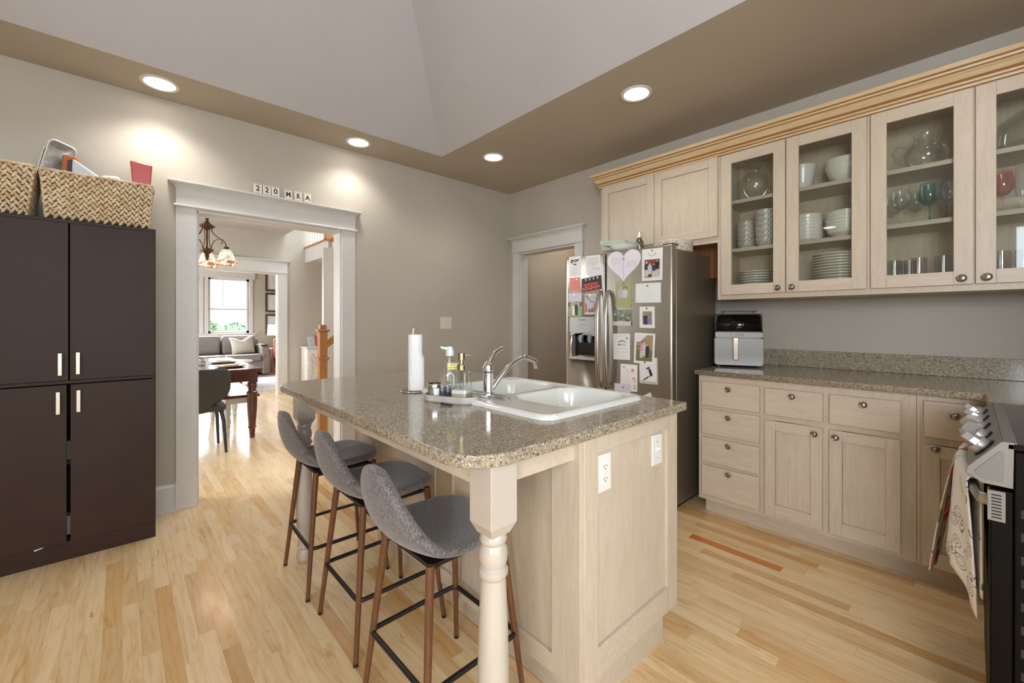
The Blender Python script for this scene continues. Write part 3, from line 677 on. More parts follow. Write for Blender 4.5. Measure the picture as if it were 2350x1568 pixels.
for i in range(15):
    t = i / 14; pts.append((bx + .015 + .225 * t + .0 * t, by - .005 - .030 * t, fz + .03 + .125 * math.sin(min(1, t * 1.14) * math.pi * .56) - (.10 * max(0, t - .72) ** 1.25)))
pts[0] = (bx + .012, by - .004, fz + .024)
pts.append((pts[-1][0] + .010, pts[-1][1] - .002, pts[-1][2] - .030))
G().tube(pts, [.0105] * 8 + [.011] * 4 + [.0115] * 3 + [.0125], 16).build('spout', M['chrome'], fc)
# paper towel
pt = thing('paper_towel_holder', 'chrome wire holder with an almost used paper towel roll', 'paper towel', (.987, 1.723, .951))
x, y = .987, 1.723
g = G(); ring = [(x + .063 * math.cos(2 * math.pi * i / 40), y + .063 * math.sin(2 * math.pi * i / 40), .9545) for i in range(40)]
g.tube(ring, .0028, 8, closed=True); g.tube([(x - .063, y, .9545), (x - .02, y, .957), (x + .02, y, .957), (x + .063, y, .9545)], .0028, 8)
lp = [(x - .012, y, .957), (x - .012, y, 1.225)] + [(x - .012 * math.cos(math.pi * k / 8), y + .0, 1.225 + .018 * math.sin(math.pi * k / 8)) for k in range(1, 8)] + [(x + .012, y, 1.225), (x + .012, y, .957)]
g.tube(lp, .0025, 8); g.build('wire_frame', M['chrome'], pt)
def roll(u, v):
    a = 2 * math.pi * u; r = .0315 + .010 * max(0, math.cos(a + .9)) ** 4 * (1 if v < .55 else 1 - sm((v - .55) / .12)); r += .0006 * math.sin(9 * a + 14 * v)
    return (x + r * math.cos(a), y + r * math.sin(a), .958 + .252 * v)
g = G().grid(roll, 48, 30); g.lathe([(.0001, 0), (.0315, 0)], (x, y, .958), 24).lathe([(.019, 0), (.0315, 0)], (x, y, 1.21), 24, cap=False); g.lathe([(.019, .01), (.019, 1.21 - .958)], (x, y, .958), 24, cap=False)
g.build('paper_roll', flat((238, 238, 236), .9), pt)
# tray and its items
tcx, tcy, ta = .967, 1.405, R(-68)
def tl(u, v): return (tcx + u * math.cos(ta) - v * math.sin(ta), tcy + u * math.sin(ta) + v * math.cos(ta))
def stadium(L, Wd, n=14): return [tl(L / 2 - Wd / 2 + Wd / 2 * math.cos(a), Wd / 2 * math.sin(a)) for a in [R(-90 + 180 * i / n) for i in range(n + 1)]] + [tl(-L / 2 + Wd / 2 + Wd / 2 * math.cos(a), Wd / 2 * math.sin(a)) for a in [R(90 + 180 * i / n) for i in range(n + 1)]]
def rings(loops, name, mat, parent=None, **k):
    g = G(); n = len(loops[0][0]); vs = []
    for lp, z in loops: vs += [(p[0], p[1], z) for p in lp]
    fs = [(i * n + j, i * n + (j + 1) % n, (i + 1) * n + (j + 1) % n, (i + 1) * n + j) for i in range(len(loops) - 1) for j in range(n)] + [list(range(n)), [(len(loops) - 1) * n + j for j in range(n)]]
    return g.add(vs, fs).build(name, mat, parent, **k)
tm = simple('white_marble', (184, 178, 172), .25, var=.06, sc=12)
o = rings([(stadium(.225, .095), .9515), (stadium(.235, .105), .957), (stadium(.238, .108), .970), (stadium(.238, .108), .979), (stadium(.226, .096), .979), (stadium(.222, .092), .963)], 'soap_tray', tm, origin=(tcx, tcy, .951))
tag(o, 'oval white marble tray holding soap beside the faucet', 'tray')
ZT = .9635
def sq(c, h1, h2, ang, r=.008, n=4):
    out = []
    for sx, sy, a0 in ((1, 1, 0), (-1, 1, 90), (-1, -1, 180), (1, -1, 270)):
        for i in range(n + 1):
            a = R(a0 + 90 * i / n); u = sx * (h1 - r) + r * math.cos(a); v = sy * (h2 - r) + r * math.sin(a)
            out.append((c[0] + u * math.cos(ang) - v * math.sin(ang), c[1] + u * math.sin(ang) + v * math.cos(ang)))
    return out
p0 = tl(.048, -.002)
sd = thing('soap_dispenser', 'square clear soap dispenser with brass pump on the tray', 'soap dispenser', (p0[0], p0[1], ZT))
A = R(-60)
rings([(sq(p0, .033, .033, A), ZT), (sq(p0, .034, .034, A), ZT + .004), (sq(p0, .0335, .0335, A), ZT + .112), (sq(p0, .031, .031, A), ZT + .118)], 'bottle', M['ware'], sd)
rings([(sq(p0, .031, .031, A), ZT + .003), (sq(p0, .031, .031, A), ZT + .026)], 'soap', simple('soap_amber', (190, 180, 140), .2), sd)
rings([(sq(p0, .031, .031, A), ZT + .0262), (sq(p0, .0305, .0305, A), ZT + .040)], 'foam', simple('soap_foam', (236, 236, 234), .8), sd)
G().lathe([(.008, .03), (.008, .118)], (p0[0], p0[1], ZT), 14).build('dip_tube', M['waredim'], sd)
G().lathe([(.0175, .118), (.0175, .136), (.014, .137), (.0095, .138), (.0095, .152), (.0145, .154), (.0145, .182), (.012, .184), (.0001, .1845)], (p0[0], p0[1], ZT), 24).tube([(p0[0] + .01, p0[1] - .006, ZT + .174), (p0[0] + .028, p0[1] - .012, ZT + .172), (p0[0] + .040, p0[1] - .016, ZT + .162)], [.004, .004, .003], 10).build('pump', M['brass'], sd)
p1 = tl(-.015, .012)
db = thing('dish_spray_bottle', 'clear dish spray bottle with pale blue cap and yellow tag', 'spray bottle', (p1[0], p1[1], ZT))
G().lathe([(.026, 0), (.029, .004), (.030, .05), (.028, .09), (.020, .125), (.0145, .150), (.0145, .168)], (p1[0], p1[1], ZT), 26, sy=.8).build('bottle', M['ware'], db)
G().lathe([(.027, .003), (.0275, .045)], (p1[0], p1[1], ZT), 24, sy=.8).build('liquid', glassm('lilac_soap', (190, 190, 215), .5, .04, .4), db)
g = G().lathe([(.0165, .168), (.0165, .186), (.012, .196), (.010, .205), (.0001, .207)], (p1[0], p1[1], ZT), 20)
g.tube([(p1[0] + .004, p1[1] - .004, ZT + .197), (p1[0] - .018, p1[1] + .012, ZT + .198), (p1[0] - .030, p1[1] + .022, ZT + .203)], [.008, .006, .004], 10); g.build('cap', simple('pale_blue_plastic', (212, 224, 222), .35), db)
Tt = Matrix.Translation((p1[0] - .004, p1[1] - .026, ZT + .128)) @ Matrix.Rotation(R(47.3 - 90), 4, 'Z')
o = G(Tt).box((-.022, -.001, -.013), (.022, .001, .013)).build('tag', flat((226, 216, 130)), db, bevel=.0008)
rx = Vector((math.sin(R(47.3)), -math.cos(R(47.3)), 0))
for s_, dz in (('NEW', .006), ('CLEAN SCENT', -.005)):
    text(s_, .008 if s_ == 'NEW' else .006, M['black'], Tt.translation + Vector((-math.cos(R(47.3)), -math.sin(R(47.3)), 0)) * .0013 + Vector((0, 0, dz)), rotm(rx, (0, 0, 1)), db, ext=.0002)
p2 = tl(-.082, .0)
cn = thing('candle_jar', 'short glass candle jar with white label on the tray', 'candle', (p2[0], p2[1], ZT))
G().lathe([(.026, 0), (.028, .003), (.028, .05), (.026, .05), (.026, .004)], (p2[0], p2[1], ZT), 28, cap=False).build('jar', M['waredim'], cn)
G().lathe([(.0001, .004), (.0255, .004), (.0255, .034), (.0001, .033)], (p2[0], p2[1], ZT), 28).build('wax', flat((222, 218, 206)), cn)
G().lathe([(.0285, .040), (.029, .046), (.029, .053), (.026, .055)], (p2[0], p2[1], ZT), 28, cap=False).build('rim', M['chrome'], cn)
G().grid(lambda u, v: (p2[0] + .0284 * math.cos(R(-130 + 50 * u)), p2[1] + .0284 * math.sin(R(-130 + 50 * u)), ZT + .004 + .034 * v), 8, 3).build('label', flat((232, 232, 230)), cn, solid=.0003)
o = G().tube([(1.075, 1.545, .9515), (1.075, 1.545, 1.03), (1.068, 1.552, 1.045), (1.055, 1.565, 1.030)], [.006, .006, .009, .012], 12).build('side_sprayer', M['chrome'], origin=(1.075, 1.545, .951))
tag(o, 'small chrome side sprayer standing behind the spray bottle', 'sprayer')
g = G(); cxx, cyy = .895, 1.345
g.ball((cxx, cyy + .02, .9572), (.006, .006, .0055)).tube([(cxx, cyy + .02, .956), (cxx + .008, cyy, .955), (cxx + .013, cyy - .022, .9545)], [.0035, .003, .003], 8).ball((cxx + .014, cyy - .026, .9555), .0038)
tag(g.build('hair_clip', M['black'], origin=(cxx, cyy, .951)), 'tiny black clip lying in front of the marble tray', 'clip')

# outlets on the island end and wall
def plate(name, label, T, u, w, hw, hh, kind, mat):
    p = thing(name, label, 'outlet' if 'outlet' in name else 'switch', tuple((T @ Vector((u, 0, w)))))
    G(T).box((u - hw, 0, w - hh), (u + hw, .006, w + hh)).build('cover_plate', mat, p, bevel=.0025)
    if kind == 'gfci':
        G(T).box((u - .017, .005, w - .034), (u + .017, .0085, w + .034)).build('receptacle', mat, p, bevel=.001)
        for s_ in (.020, -.020):
            g = G(T); g.box((u - .008, .0080, w + s_ - .002), (u - .006, .0090, w + s_ + .007)).box((u + .006, .0080, w + s_ - .002), (u + .008, .0090, w + s_ + .006)).box((u - .002, .0080, w + s_ - .009), (u + .002, .0090, w + s_ - .005))
            g.build('slots', M['black'], p)
        G(T).box((u - .006, .0084, w - .006), (u + .006, .0095, w - .001)).box((u - .006, .0084, w + .001), (u + .006, .0095, w + .006)).build('reset_buttons', mat, p)
    if kind == 'toggle':
        G(T).box((u - .005, .005, w - .012), (u + .005, .007, w + .012)).prism([(.006, w - .004), (.006, w + .006), (.020, w + .012), (.021, w + .006)], u - .004, u + .004, 'x').build('toggle', mat, p)
        for e in (.030, -.031): G(T).box((u - .002, .0055, w + e - .002), (u + .002, .0068, w + e + .002)).build('screw', M['knob'], p)
    if kind == 'round':
        T2 = T @ Matrix.Translation((u, 0, w)) @ Matrix.Rotation(R(-90), 4, 'X')
        G(T2).lathe([(.030, -.006), (.030, .008), (.026, .010), (.024, .008), (.0001, .008)], n=28).lathe([(.010, .008), (.010, .014), (.0001, .014)], n=16).build('dial', mat, p)
    return p
FE = faceY(IY0)
plate('wall_outlet', 'white double outlet on the island end panel, left plate', faceY(IY0 + .012), 1.139, .785, .0355, .060, 'gfci', M['white'])
plate('light_switch', 'white toggle switch plate at upper right of island end panel', faceY(IY0 + .012), 1.475, .790, .036, .056, 'toggle', M['white'])
plate('dimmer_switch', 'cream square dimmer plate on the wall behind the island', faceY(YA), 2.43, 1.255, .068, .060, 'round', M['cream'])

# ------------------------------------------------------------------ bar stools
def stool(label, x, y, rz=0):
    s = thing('bar_stool', label, 'bar stool', (0, 0, 0), 'grey upholstered bar stools along the island')
    rows = [(-.226, .834, .016, 0, 0), (-.229, .826, .045, .004, 0), (-.230, .798, .082, .012, 0), (-.226, .750, .114, .022, 0), (-.214, .698, .142, .034, 0), (-.192, .650, .164, .040, .004), (-.158, .612, .178, .030, .014), (-.105, .590, .186, .012, .024), (-.03, .582, .190, 0, .026), (.05, .588, .188, 0, .020), (.105, .596, .178, 0, .012), (.145, .600, .154, 0, .006), (.172, .598, .112, 0, 0), (.184, .592, .048, 0, 0)]
    def fn(u, v):
        f = u * (len(rows) - 1); i = min(int(f), len(rows) - 2); t = f - i
        a, b = rows[i], rows[i + 1]; q = [a[k] * (1 - t) + b[k] * t for k in range(5)]
        w = (v - .5) * 2
        return (q[0] + q[3] * w * w, q[2] * w, q[1] + q[4] * w * w)
    g = G().grid(fn, len(rows), 9); sh = g.build('seat_shell', M['melange'], s, solid=.036, soff=1, sub=2, ang=180)
    g = G(); g.box((-.13, -.12, .532), (.13, .12, .545)); g.tube([(-.14, -.13, .54), (.14, .13, .54)], .008, 8).tube([(-.14, .13, .54), (.14, -.13, .54)], .008, 8); g.build('seat_bracket', M['black'], s)
    for sx in (-1, 1):
        for sy in (-1, 1):
            a = (sx * .140, sy * .135, .556); b = (sx * .192, sy * .190, .008)
            l = G().tube([a, b], [.0135, .0090], 14).build('leg', M['walnut'], s)
            G().cyl((sx * .1915, sy * .1895, .012), (sx * .1925, sy * .1905, 0), .0095, 12).build('foot_cap', M['black'], l)
    k = .176; r = .028; z = .222; P = []
    for cx, cy, a0 in ((k - r, k - r, 0), (-(k - r), k - r, 90), (-(k - r), -(k - r), 180), (k - r, -(k - r), 270)):
        P += [(cx + r * math.cos(R(a0 + 90 * i / 5)), cy + r * math.sin(R(a0 + 90 * i / 5)), z) for i in range(6)]
    G().tube(P, .0085, 10, closed=True).build('footrest', M['black'], s)
    s.location = (x, y, 0); s.rotation_euler = (0, 0, rz)
    return s
s0 = stool('nearest grey fabric bar stool, behind the turned island post', .800, 1.208, R(1))
dup(s0, (.825, 1.725, 0), R(0), 'middle grey fabric bar stool of the three at the island')
dup(s0, (.815, 2.225, 0), R(-1), 'farthest grey fabric bar stool, by the far corner of the island')

# ------------------------------------------------------------------ refrigerator
def cut(o, a, b):
    c = G().box(a, b).build('cutter', M['black']); o.location
    md = o.modifiers.new('b', 'BOOLEAN'); md.object = c; md.solver = 'EXACT'; md.operation = 'DIFFERENCE'
    c.location = Vector((0, 0, 0))
    dg = bpy.context.evaluated_depsgraph_get(); me = bpy.data.meshes.new_from_object(o.evaluated_get(dg)); o.modifiers.clear(); o.data = me; bpy.data.objects.remove(c)
FX = 2.687
fr = thing('refrigerator', 'stainless steel side by side refrigerator covered in photos and cards', 'refrigerator', (3.05, 1.8, 0))
G().box((2.752, 1.346, .02), (3.40, 2.264, 1.765)).build('body', M['fridgeside'], fr, bevel=.006)
G().box((2.74, 1.36, .0), (3.35, 2.25, .06)).build('base_grille', M['black'], fr)
d1 = G().box((FX, 1.880, .075), (2.75, 2.267, 1.79)).build('freezer_door', M['steelv'], None, bevel=.016, seg=4)
bpy.context.view_layer.update()
cut(d1, (FX - .05, 1.966, .992), (FX + .05, 2.210, 1.182))
d1.data.transform(Matrix.Translation(-Vector((3.05, 1.8, 0)))); d1.parent = fr; d1['_o'] = (3.05, 1.8, 0); d1.location = (0, 0, 0)
d2 = G().box((FX, 1.343, .075), (2.75, 1.872, 1.79)).build('refrigerator_door', M['steelv'], fr, bevel=.016, seg=4)
G().box((2.70, 1.35, 1.79), (2.80, 1.42, 1.800)).build('hinge_cover', M['fridgeside'], fr, bevel=.004)
G().box((2.70, 2.19, 1.79), (2.80, 2.26, 1.800)).build('hinge_cover', M['fridgeside'], fr, bevel=.004)
for y, par in ((1.912, d1), (1.838, d2)):
    P = [(FX + .002, y, .775), (FX - .022, y, .785), (FX - .040, y, .83), (FX - .052, y, .95), (FX - .056, y, 1.13), (FX - .052, y, 1.31), (FX - .040, y, 1.44), (FX - .022, y, 1.488), (FX + .002, y, 1.498)]
    G().tube(P, [.010, .012, .012, .0125, .013, .0125, .012, .012, .010], 16, sq=1.45).build('handle', M['steel'], par)
dp = G().box((FX + .048, 1.966, .992), (FX + .052, 2.210, 1.182)).build('dispenser_niche', M['blackgloss'], fr)
PG = simple('panel_grey', (150, 146, 140), .4, .5)
G().prism([(1.966, 1.182), (2.210, 1.182), (2.210, 1.150), (2.16, 1.172), (2.088, 1.178), (2.016, 1.172), (1.966, 1.150)], FX - .004, FX + .004, 'x').box((FX - .004, 1.960, 1.182), (FX + .0, 2.217, 1.306)).build('control_panel', PG, dp, bevel=.001)
G().prism([(1.958, .990), (2.218, .990), (2.214, .966), (1.962, .966)], FX - .014, FX + .04, 'x').build('drip_tray', M['steelv'], dp, bevel=.003)
for y in (2.12, 2.03): G().prism([(y - .016, 1.16), (y + .016, 1.16), (y + .022, 1.125), (y + .008, 1.10), (y - .010, 1.10)], FX + .014, FX + .02, 'x').build('paddle', simple('smoky_plastic', (90, 90, 92), .2), dp)
TX = rotm((0, -1, 0), (0, 0, 1))
INK = flat((70, 66, 64))
text('FRIGIDAIRE', .0135, INK, Vector((FX - .0042, 2.092, 1.283)), TX, dp, ext=.0002, bold=.0002)
for z, s_ in ((1.262, '◦   ◦   ◦   ◦'), (1.244, 'ice  cube  water  lock'), (1.218, '        filter')):
    text(s_.replace('◦', 'o'), .0075 if z < 1.26 else .006, INK, Vector((FX - .0042, 2.092, z)), TX, dp, ext=.0002)

SKIN = (214, 168, 140); PAPER = (230, 228, 224)
class Card:
    def __init__(s, name, label, cat, C, base=PAPER, th=.0012, x=FX, shape=None, back=0):
        s.C = [Vector(c) for c in C]; s.x = x - .0002 - back; s.th = th; s.mats = [flat(base, .5)]; s.keys = [tuple(base)]; s.lay = 0
        s.name, s.label, s.cat = name, label, cat; s.g = G()
        s.poly(shape or [(0, 0), (1, 0), (1, 1), (0, 1)], base, th)
    def pt(s, a, b):
        C = s.C; return (C[0] * (1 - a) + C[1] * a) * (1 - b) + (C[3] * (1 - a) + C[2] * a) * b
    def poly(s, P, c, th=.0003):
        c = tuple(c)
        if c not in s.keys: s.keys.append(c); s.mats.append(flat(c, .5))
        pts = [tuple(s.pt(a, b)) for a, b in P]; x0 = s.x if th == s.th else s.x - s.th - .0002 * s.lay
        s.g.prism(pts, x0, x0 - th, 'x', s.keys.index(c))
        if th != s.th: s.lay += 1
        return s
    def rect(s, a0, b0, a1, b1, c): return s.poly([(a0, b0), (a1, b0), (a1, b1), (a0, b1)], c)
    def ell(s, cx, cy, rx, ry, c, n=12): return s.poly([(cx + rx * math.cos(2 * math.pi * i / n), cy + ry * math.sin(2 * math.pi * i / n)) for i in range(n)], c)
    def lines(s, a0, a1, b0, b1, n, c, jit=.15):
        for i in range(n):
            b = b0 + (b1 - b0) * i / max(1, n - 1); w = (a1 - a0) * jit * random.random(); s.rect(a0 + w * .5, b, a1 - w * .5, b + .012, c)
        return s
    def person(s, cx, top, bot, w, cloth, hair=(70, 50, 40), skin=SKIN, legs=None):
        h = bot - top; r = w * .26
        s.poly([(cx - w * .28, top + h * .2), (cx + w * .28, top + h * .2), (cx + w * .5, top + h * .38), (cx + w * .42, top + h * .62), (cx + w * .36, bot), (cx - w * .36, bot), (cx - w * .42, top + h * .62), (cx - w * .5, top + h * .38)], cloth)
        if legs: s.poly([(cx - w * .36, top + h * .58), (cx + w * .36, top + h * .58), (cx + w * .3, bot), (cx - w * .3, bot)], legs)
        s.ell(cx, top + h * .095, r * 1.15, h * .10, hair).ell(cx, top + h * .12, r * .85, h * .085, skin); return s
    def done(s, group=None):
        L = s.pt(.5, .5); return tag(s.g.build(s.name, s.mats, None, origin=(s.x, L[0], L[1])), s.label, s.cat, group)
def heart(n=40):
    P = []
    for i in range(n):
        t = 2 * math.pi * i / n; x = 16 * math.sin(t) ** 3; y = 13 * math.cos(t) - 5 * math.cos(2 * t) - 2 * math.cos(3 * t) - math.cos(4 * t)
        P.append((.5 + x / 33.5, .42 - y / 29.5))
    return P
DK = (60, 56, 58); GR = (150, 146, 150); LG = (200, 200, 204)
c = Card('invitation_card', 'white card with black brush print at top left of the refrigerator', 'card', [(2.223, 1.796), (2.105, 1.791), (2.109, 1.634), (2.225, 1.635)])
for i in range(12): c.ell(.2 + .6 * random.random(), .15 + .28 * random.random(), .10, .03, (50, 46, 44), 7)
c.lines(.25, .75, .58, .9, 6, LG).done()
c = Card('handwritten_note', 'white handwritten note pinned above the team photo', 'note', [(2.054, 1.785), (1.919, 1.783), (1.913, 1.624), (2.052, 1.636)]); c.lines(.1, .9, .12, .45, 7, GR).done()
c = Card('embossed_card', 'pale embossed card overlapping the handwritten note', 'card', [(2.023, 1.708), (1.886, 1.70), (1.888, 1.516), (2.023, 1.60)], base=(222, 221, 222), back=.0025)
c.ell(.35, .18, .13, .08, (206, 202, 200)).ell(.62, .18, .13, .08, (206, 202, 200)).done()
c = Card('coral_card', 'small coral pink card on the freezer door', 'card', [(2.22, 1.625), (2.112, 1.625), (2.112, 1.515), (2.222, 1.518)], base=(226, 140, 124), shape=[(0, 0), (1, 0), (1, .88), (.93, 1), (.07, 1), (0, .88)])
c.lines(.2, .8, .35, .5, 3, (196, 84, 80)).lines(.12, .9, .6, .85, 4, (206, 100, 92)).done()
c = Card('team_schedule_card', 'tilted black and red team schedule card on the freezer door', 'card', [(2.093, 1.606), (1.906, 1.624), (1.899, 1.517), (2.088, 1.498)], base=(56, 44, 44), back=.005)
for i in range(4): c.poly([(.16 + .2 * i, .35), (.17 + .2 * i, .12), (.22 + .2 * i, .06), (.26 + .2 * i, .12), (.28 + .2 * i, .35)], (40, 34, 36)).ell(.22 + .2 * i, .13, .035, .09, (206, 200, 198))
c.rect(.12, .42, .84, .60, (206, 62, 46)).rect(0, .93, 1, 1, (190, 50, 40))
for r_ in range(3):
    for k in range(7): c.rect(.05 + .13 * k, .66 + .085 * r_, .15 + .13 * k, .71 + .085 * r_, (214, 206, 204) if (r_ + k) % 2 else (198, 58, 48))
c.done()
c = Card('wedding_photo', 'photo of a couple standing on grass, on the freezer door', 'photo', [(2.231, 1.501), (2.096, 1.50), (2.095, 1.309), (2.231, 1.311)], base=(176, 170, 168))
c.rect(0, 0, 1, .36, (206, 200, 206)).rect(0, .60, 1, 1, (148, 166, 112)).rect(0, .40, .15, .58, (90, 88, 84)).rect(.85, .40, 1, .58, (90, 88, 84))
c.person(.40, .46, .95, .26, (228, 220, 214), (150, 110, 80)).person(.60, .38, .95, .26, (54, 52, 62)).done()
c = Card('red_door_photo', 'grey photo with red doors beside the couple photo', 'photo', [(2.064, 1.487), (1.948, 1.485), (1.948, 1.325), (2.067, 1.327)], base=(216, 214, 216))
c.rect(.04, .04, .96, .92, (190, 190, 194)).poly([(.04, .1), (.5, .40), (.9, .46), (.5, .34), (.1, .04)], (110, 110, 114)).poly([(.04, .5), (.12, .42), (.2, .55), (.2, .92), (.04, .92)], (206, 88, 74)).poly([(.76, .55), (.86, .45), (.96, .5), (.96, .8), (.76, .84)], (206, 88, 74))
for i in range(10): c.rect(.28 + .05 * i, .62 + .2 * random.random(), .31 + .05 * i, .9, DK if i % 3 else GR)
c.done()
c = Card('heart_letter', 'large heart shaped white letter on the refrigerator door', 'letter', [(1.861, 1.792), (1.567, 1.792), (1.567, 1.552), (1.861, 1.552)], base=(226, 222, 228), shape=heart())
c.lines(.12, .44, .22, .40, 5, (206, 190, 202)).lines(.56, .88, .38, .52, 4, (206, 190, 202)).rect(.485, .3, .515, .85, (212, 200, 210)).done()
c = Card('family_card', 'white card with photo of four seated people at top right', 'card', [(1.565, 1.774), (1.410, 1.771), (1.414, 1.552), (1.566, 1.554)])
for i in range(10): a = math.pi * (i / 9); c.ell(.5 + .16 * math.cos(a), .14 + .09 * math.sin(a), .025, .014, (150, 160, 150), 6)
c.rect(.14, .34, .87, .90, (120, 74, 58)).rect(.5, .62, .86, .90, (196, 190, 190)).person(.24, .36, .88, .24, (62, 64, 78), legs=(206, 196, 180)).person(.40, .44, .80, .22, (190, 192, 206)).person(.60, .48, .70, .2, (52, 54, 70)).person(.76, .36, .66, .22, (50, 40, 42), (46, 32, 30)).done()
sc_ = [(0.02, 0)] + [(.98, 0)] + [(1 - .03 * (1 + math.cos(i * math.pi)), .04 + .92 * i / 12) for i in range(13)] + [(.98, 1)] + [(1 - i / 12, .985 + .015 * (i % 2)) for i in range(13)] + [(0.03 * (1 + math.cos(i * math.pi)), .96 - .92 * i / 12) for i in range(13)]
c = Card('scalloped_green_card', 'sage green scalloped card with photo of two children', 'card', [(1.786, 1.565), (1.646, 1.562), (1.648, 1.375), (1.79, 1.379)], base=(164, 170, 118), shape=sc_)
c.rect(.20, .16, .78, .66, (206, 196, 190)).rect(.22, .175, .76, .645, (150, 130, 120)).person(.37, .20, .64, .34, (186, 180, 184), (206, 196, 190)).person(.62, .26, .64, .3, (208, 204, 212), (190, 150, 120)).lines(.2, .78, .72, .82, 3, (186, 190, 146)).done()
c = Card('save_the_date_card', 'wide pale landscape card with faint grey lettering on the right', 'card', [(1.615, 1.538), (1.424, 1.535), (1.424, 1.399), (1.617, 1.403)], base=(226, 228, 224))
c.lines(.3, .7, .5, .8, 4, (212, 213, 212)).done()
c = Card('woodland_photo', 'photo of green trees above a pale path', 'photo', [(1.799, 1.355), (1.648, 1.352), (1.651, 1.239), (1.802, 1.24)], base=(128, 140, 116))
for i in range(26): c.ell(random.random() * .9 + .05, random.random() * .55 + .04, .05, .06, random.choice([(104, 122, 96), (158, 170, 150), (190, 198, 186), (90, 106, 82)]), 7)
c.rect(0, .70, 1, 1, (208, 198, 196)).ell(.15, .68, .12, .05, (80, 88, 74)).ell(.82, .68, .12, .05, (80, 88, 74)).done()
c = Card('kissing_couple_card', 'white card with close photo of a couple in navy and lilac', 'card', [(1.584, 1.374), (1.470, 1.373), (1.468, 1.224), (1.584, 1.225)])
c.rect(.2, .22, .82, .84, (166, 142, 128)).ell(.7, .35, .12, .1, (130, 134, 104)).person(.40, .30, .84, .36, (60, 62, 86), (84, 44, 56)).person(.66, .42, .84, .30, (128, 124, 156), (60, 36, 34)).done()
c = Card('house_invitation', 'white invitation with a line drawn house sketch', 'card', [(1.805, 1.18), (1.661, 1.183), (1.661, .993), (1.799, .989)], base=(228, 226, 220))
c.lines(.2, .8, .09, .09, 1, (170, 170, 170)).poly([(.30, .38), (.36, .29), (.55, .25), (.72, .30), (.78, .38), (.70, .33), (.55, .29), (.40, .32)], (110, 106, 106)).rect(.32, .40, .42, .45, DK).rect(.46, .38, .5, .45, GR).rect(.56, .38, .6, .45, GR).rect(.66, .39, .7, .45, GR).rect(.28, .45, .8, .455, DK)
c.lines(.2, .85, .56, .58, 1, (160, 156, 156)).lines(.2, .85, .70, .71, 1, (160, 156, 156)).lines(.22, .8, .8, .95, 3, (206, 204, 202)).done()
c = Card('dip_dance_card', 'pale card with photo of a dancing couple, under the family portrait', 'card', [(1.587, 1.02), (1.449, 1.022), (1.446, .839), (1.584, .835)], base=(190, 190, 172))
c.rect(.0, .0, .93, .90, (222, 220, 218)).poly([(.3, .45), (.42, .40), (.62, .6), (.66, .72), (.5, .66)], (226, 216, 204)).poly([(.5, .42), (.62, .44), (.74, .66), (.6, .74), (.54, .58)], (54, 44, 44)).poly([(.2, .86), (.5, .70), (.54, .74), (.26, .89)], (90, 58, 46)).ell(.44, .42, .06, .035, (60, 44, 40)).ell(.54, .39, .05, .035, (60, 44, 40)).done()
c = Card('family_portrait_card', 'white bordered photo of people with a dog outdoors', 'photo', [(1.621, 1.191), (1.463, 1.186), (1.473, .976), (1.63, .975)], back=.0022)
c.rect(.10, .06, .90, .92, (166, 140, 112)).poly([(.1, .06), (.62, .06), (.3, .28), (.1, .30)], (222, 222, 224)).rect(.1, .55, .9, .92, (112, 112, 82)).rect(.1, .42, .34, .5, (150, 100, 84))
c.person(.36, .28, .82, .17, (206, 150, 150), legs=(206, 194, 180)).person(.50, .24, .70, .17, (196, 190, 210)).person(.66, .32, .80, .2, (58, 52, 56), (150, 72, 44)).ell(.50, .66, .07, .12, (206, 196, 180)).done()
c = Card('floral_invitation', 'white invitation with peach flowers along its right side', 'card', [(1.739, .961), (1.601, .962), (1.603, .771), (1.741, .762)])
for q in ((.2, .12, .07), (.72, .22, .11), (.40, .22, .04), (.8, .52, .09), (.86, .62, .05)): c.ell(q[0], q[1], q[2], q[2] * .7, (230, 176, 160)).ell(q[0], q[1], q[2] * .3, q[2] * .22, (150, 70, 70))
for i in range(10): c.ell(.78 + .12 * random.random(), .62 + .3 * random.random(), .018, .02, random.choice([(90, 100, 90), (190, 120, 100)]), 6)
c.lines(.12, .6, .3, .8, 7, (204, 204, 208)).done()
c = Card('lavender_card', 'pale lavender card tucked at lower left of the flower invitation', 'card', [(1.791, .814), (1.656, .816), (1.656, .716), (1.791, .712)], base=(214, 208, 220), back=.0022); c.done()
c = Card('folded_paper', 'white pointed paper corner just above the island countertop', 'paper', [(1.557, .749), (1.501, .78), (1.470, .70), (1.54, .68)]); c.done()
mg = None
for i, (y, z, lb, bk) in enumerate([(1.99, 1.712, 'handwritten note', .003), (2.142, 1.607, 'coral card', .003), (2.168, 1.482, 'photo of the couple on grass', .004), (2.007, 1.473, 'red door photo', .0045), (1.712, 1.725, 'heart letter', .003), (1.486, 1.759, 'card of four seated people', .0035), (1.714, 1.545, 'green scalloped card', .003), (1.522, 1.518, 'wide pale card', .003), (1.718, 1.341, 'woodland photo', .009), (1.528, 1.36, 'navy and lilac couple card', .003), (1.683, 1.148, 'house invitation', .004), (1.54, .985, 'outdoor family photo, at its lower edge', .006), (1.716, .789, 'pale lavender card', .004)]):
    x = FX - bk
    T = Matrix(((0, 0, -1, x), (-1, 0, 0, y), (0, 1, 0, z), (0, 0, 0, 1)))
    o = G(T).prism([(a * .0075 / .5 - .0075, -b * .0065 / .5 + .0055) for a, b in heart(18)], 0, .004).build('heart_magnet', M['brass'], None, bevel=.0008, origin=(x, y, z))
    tag(o, 'tiny bronze heart magnet holding the ' + lb, 'magnet', 'bronze heart magnets')
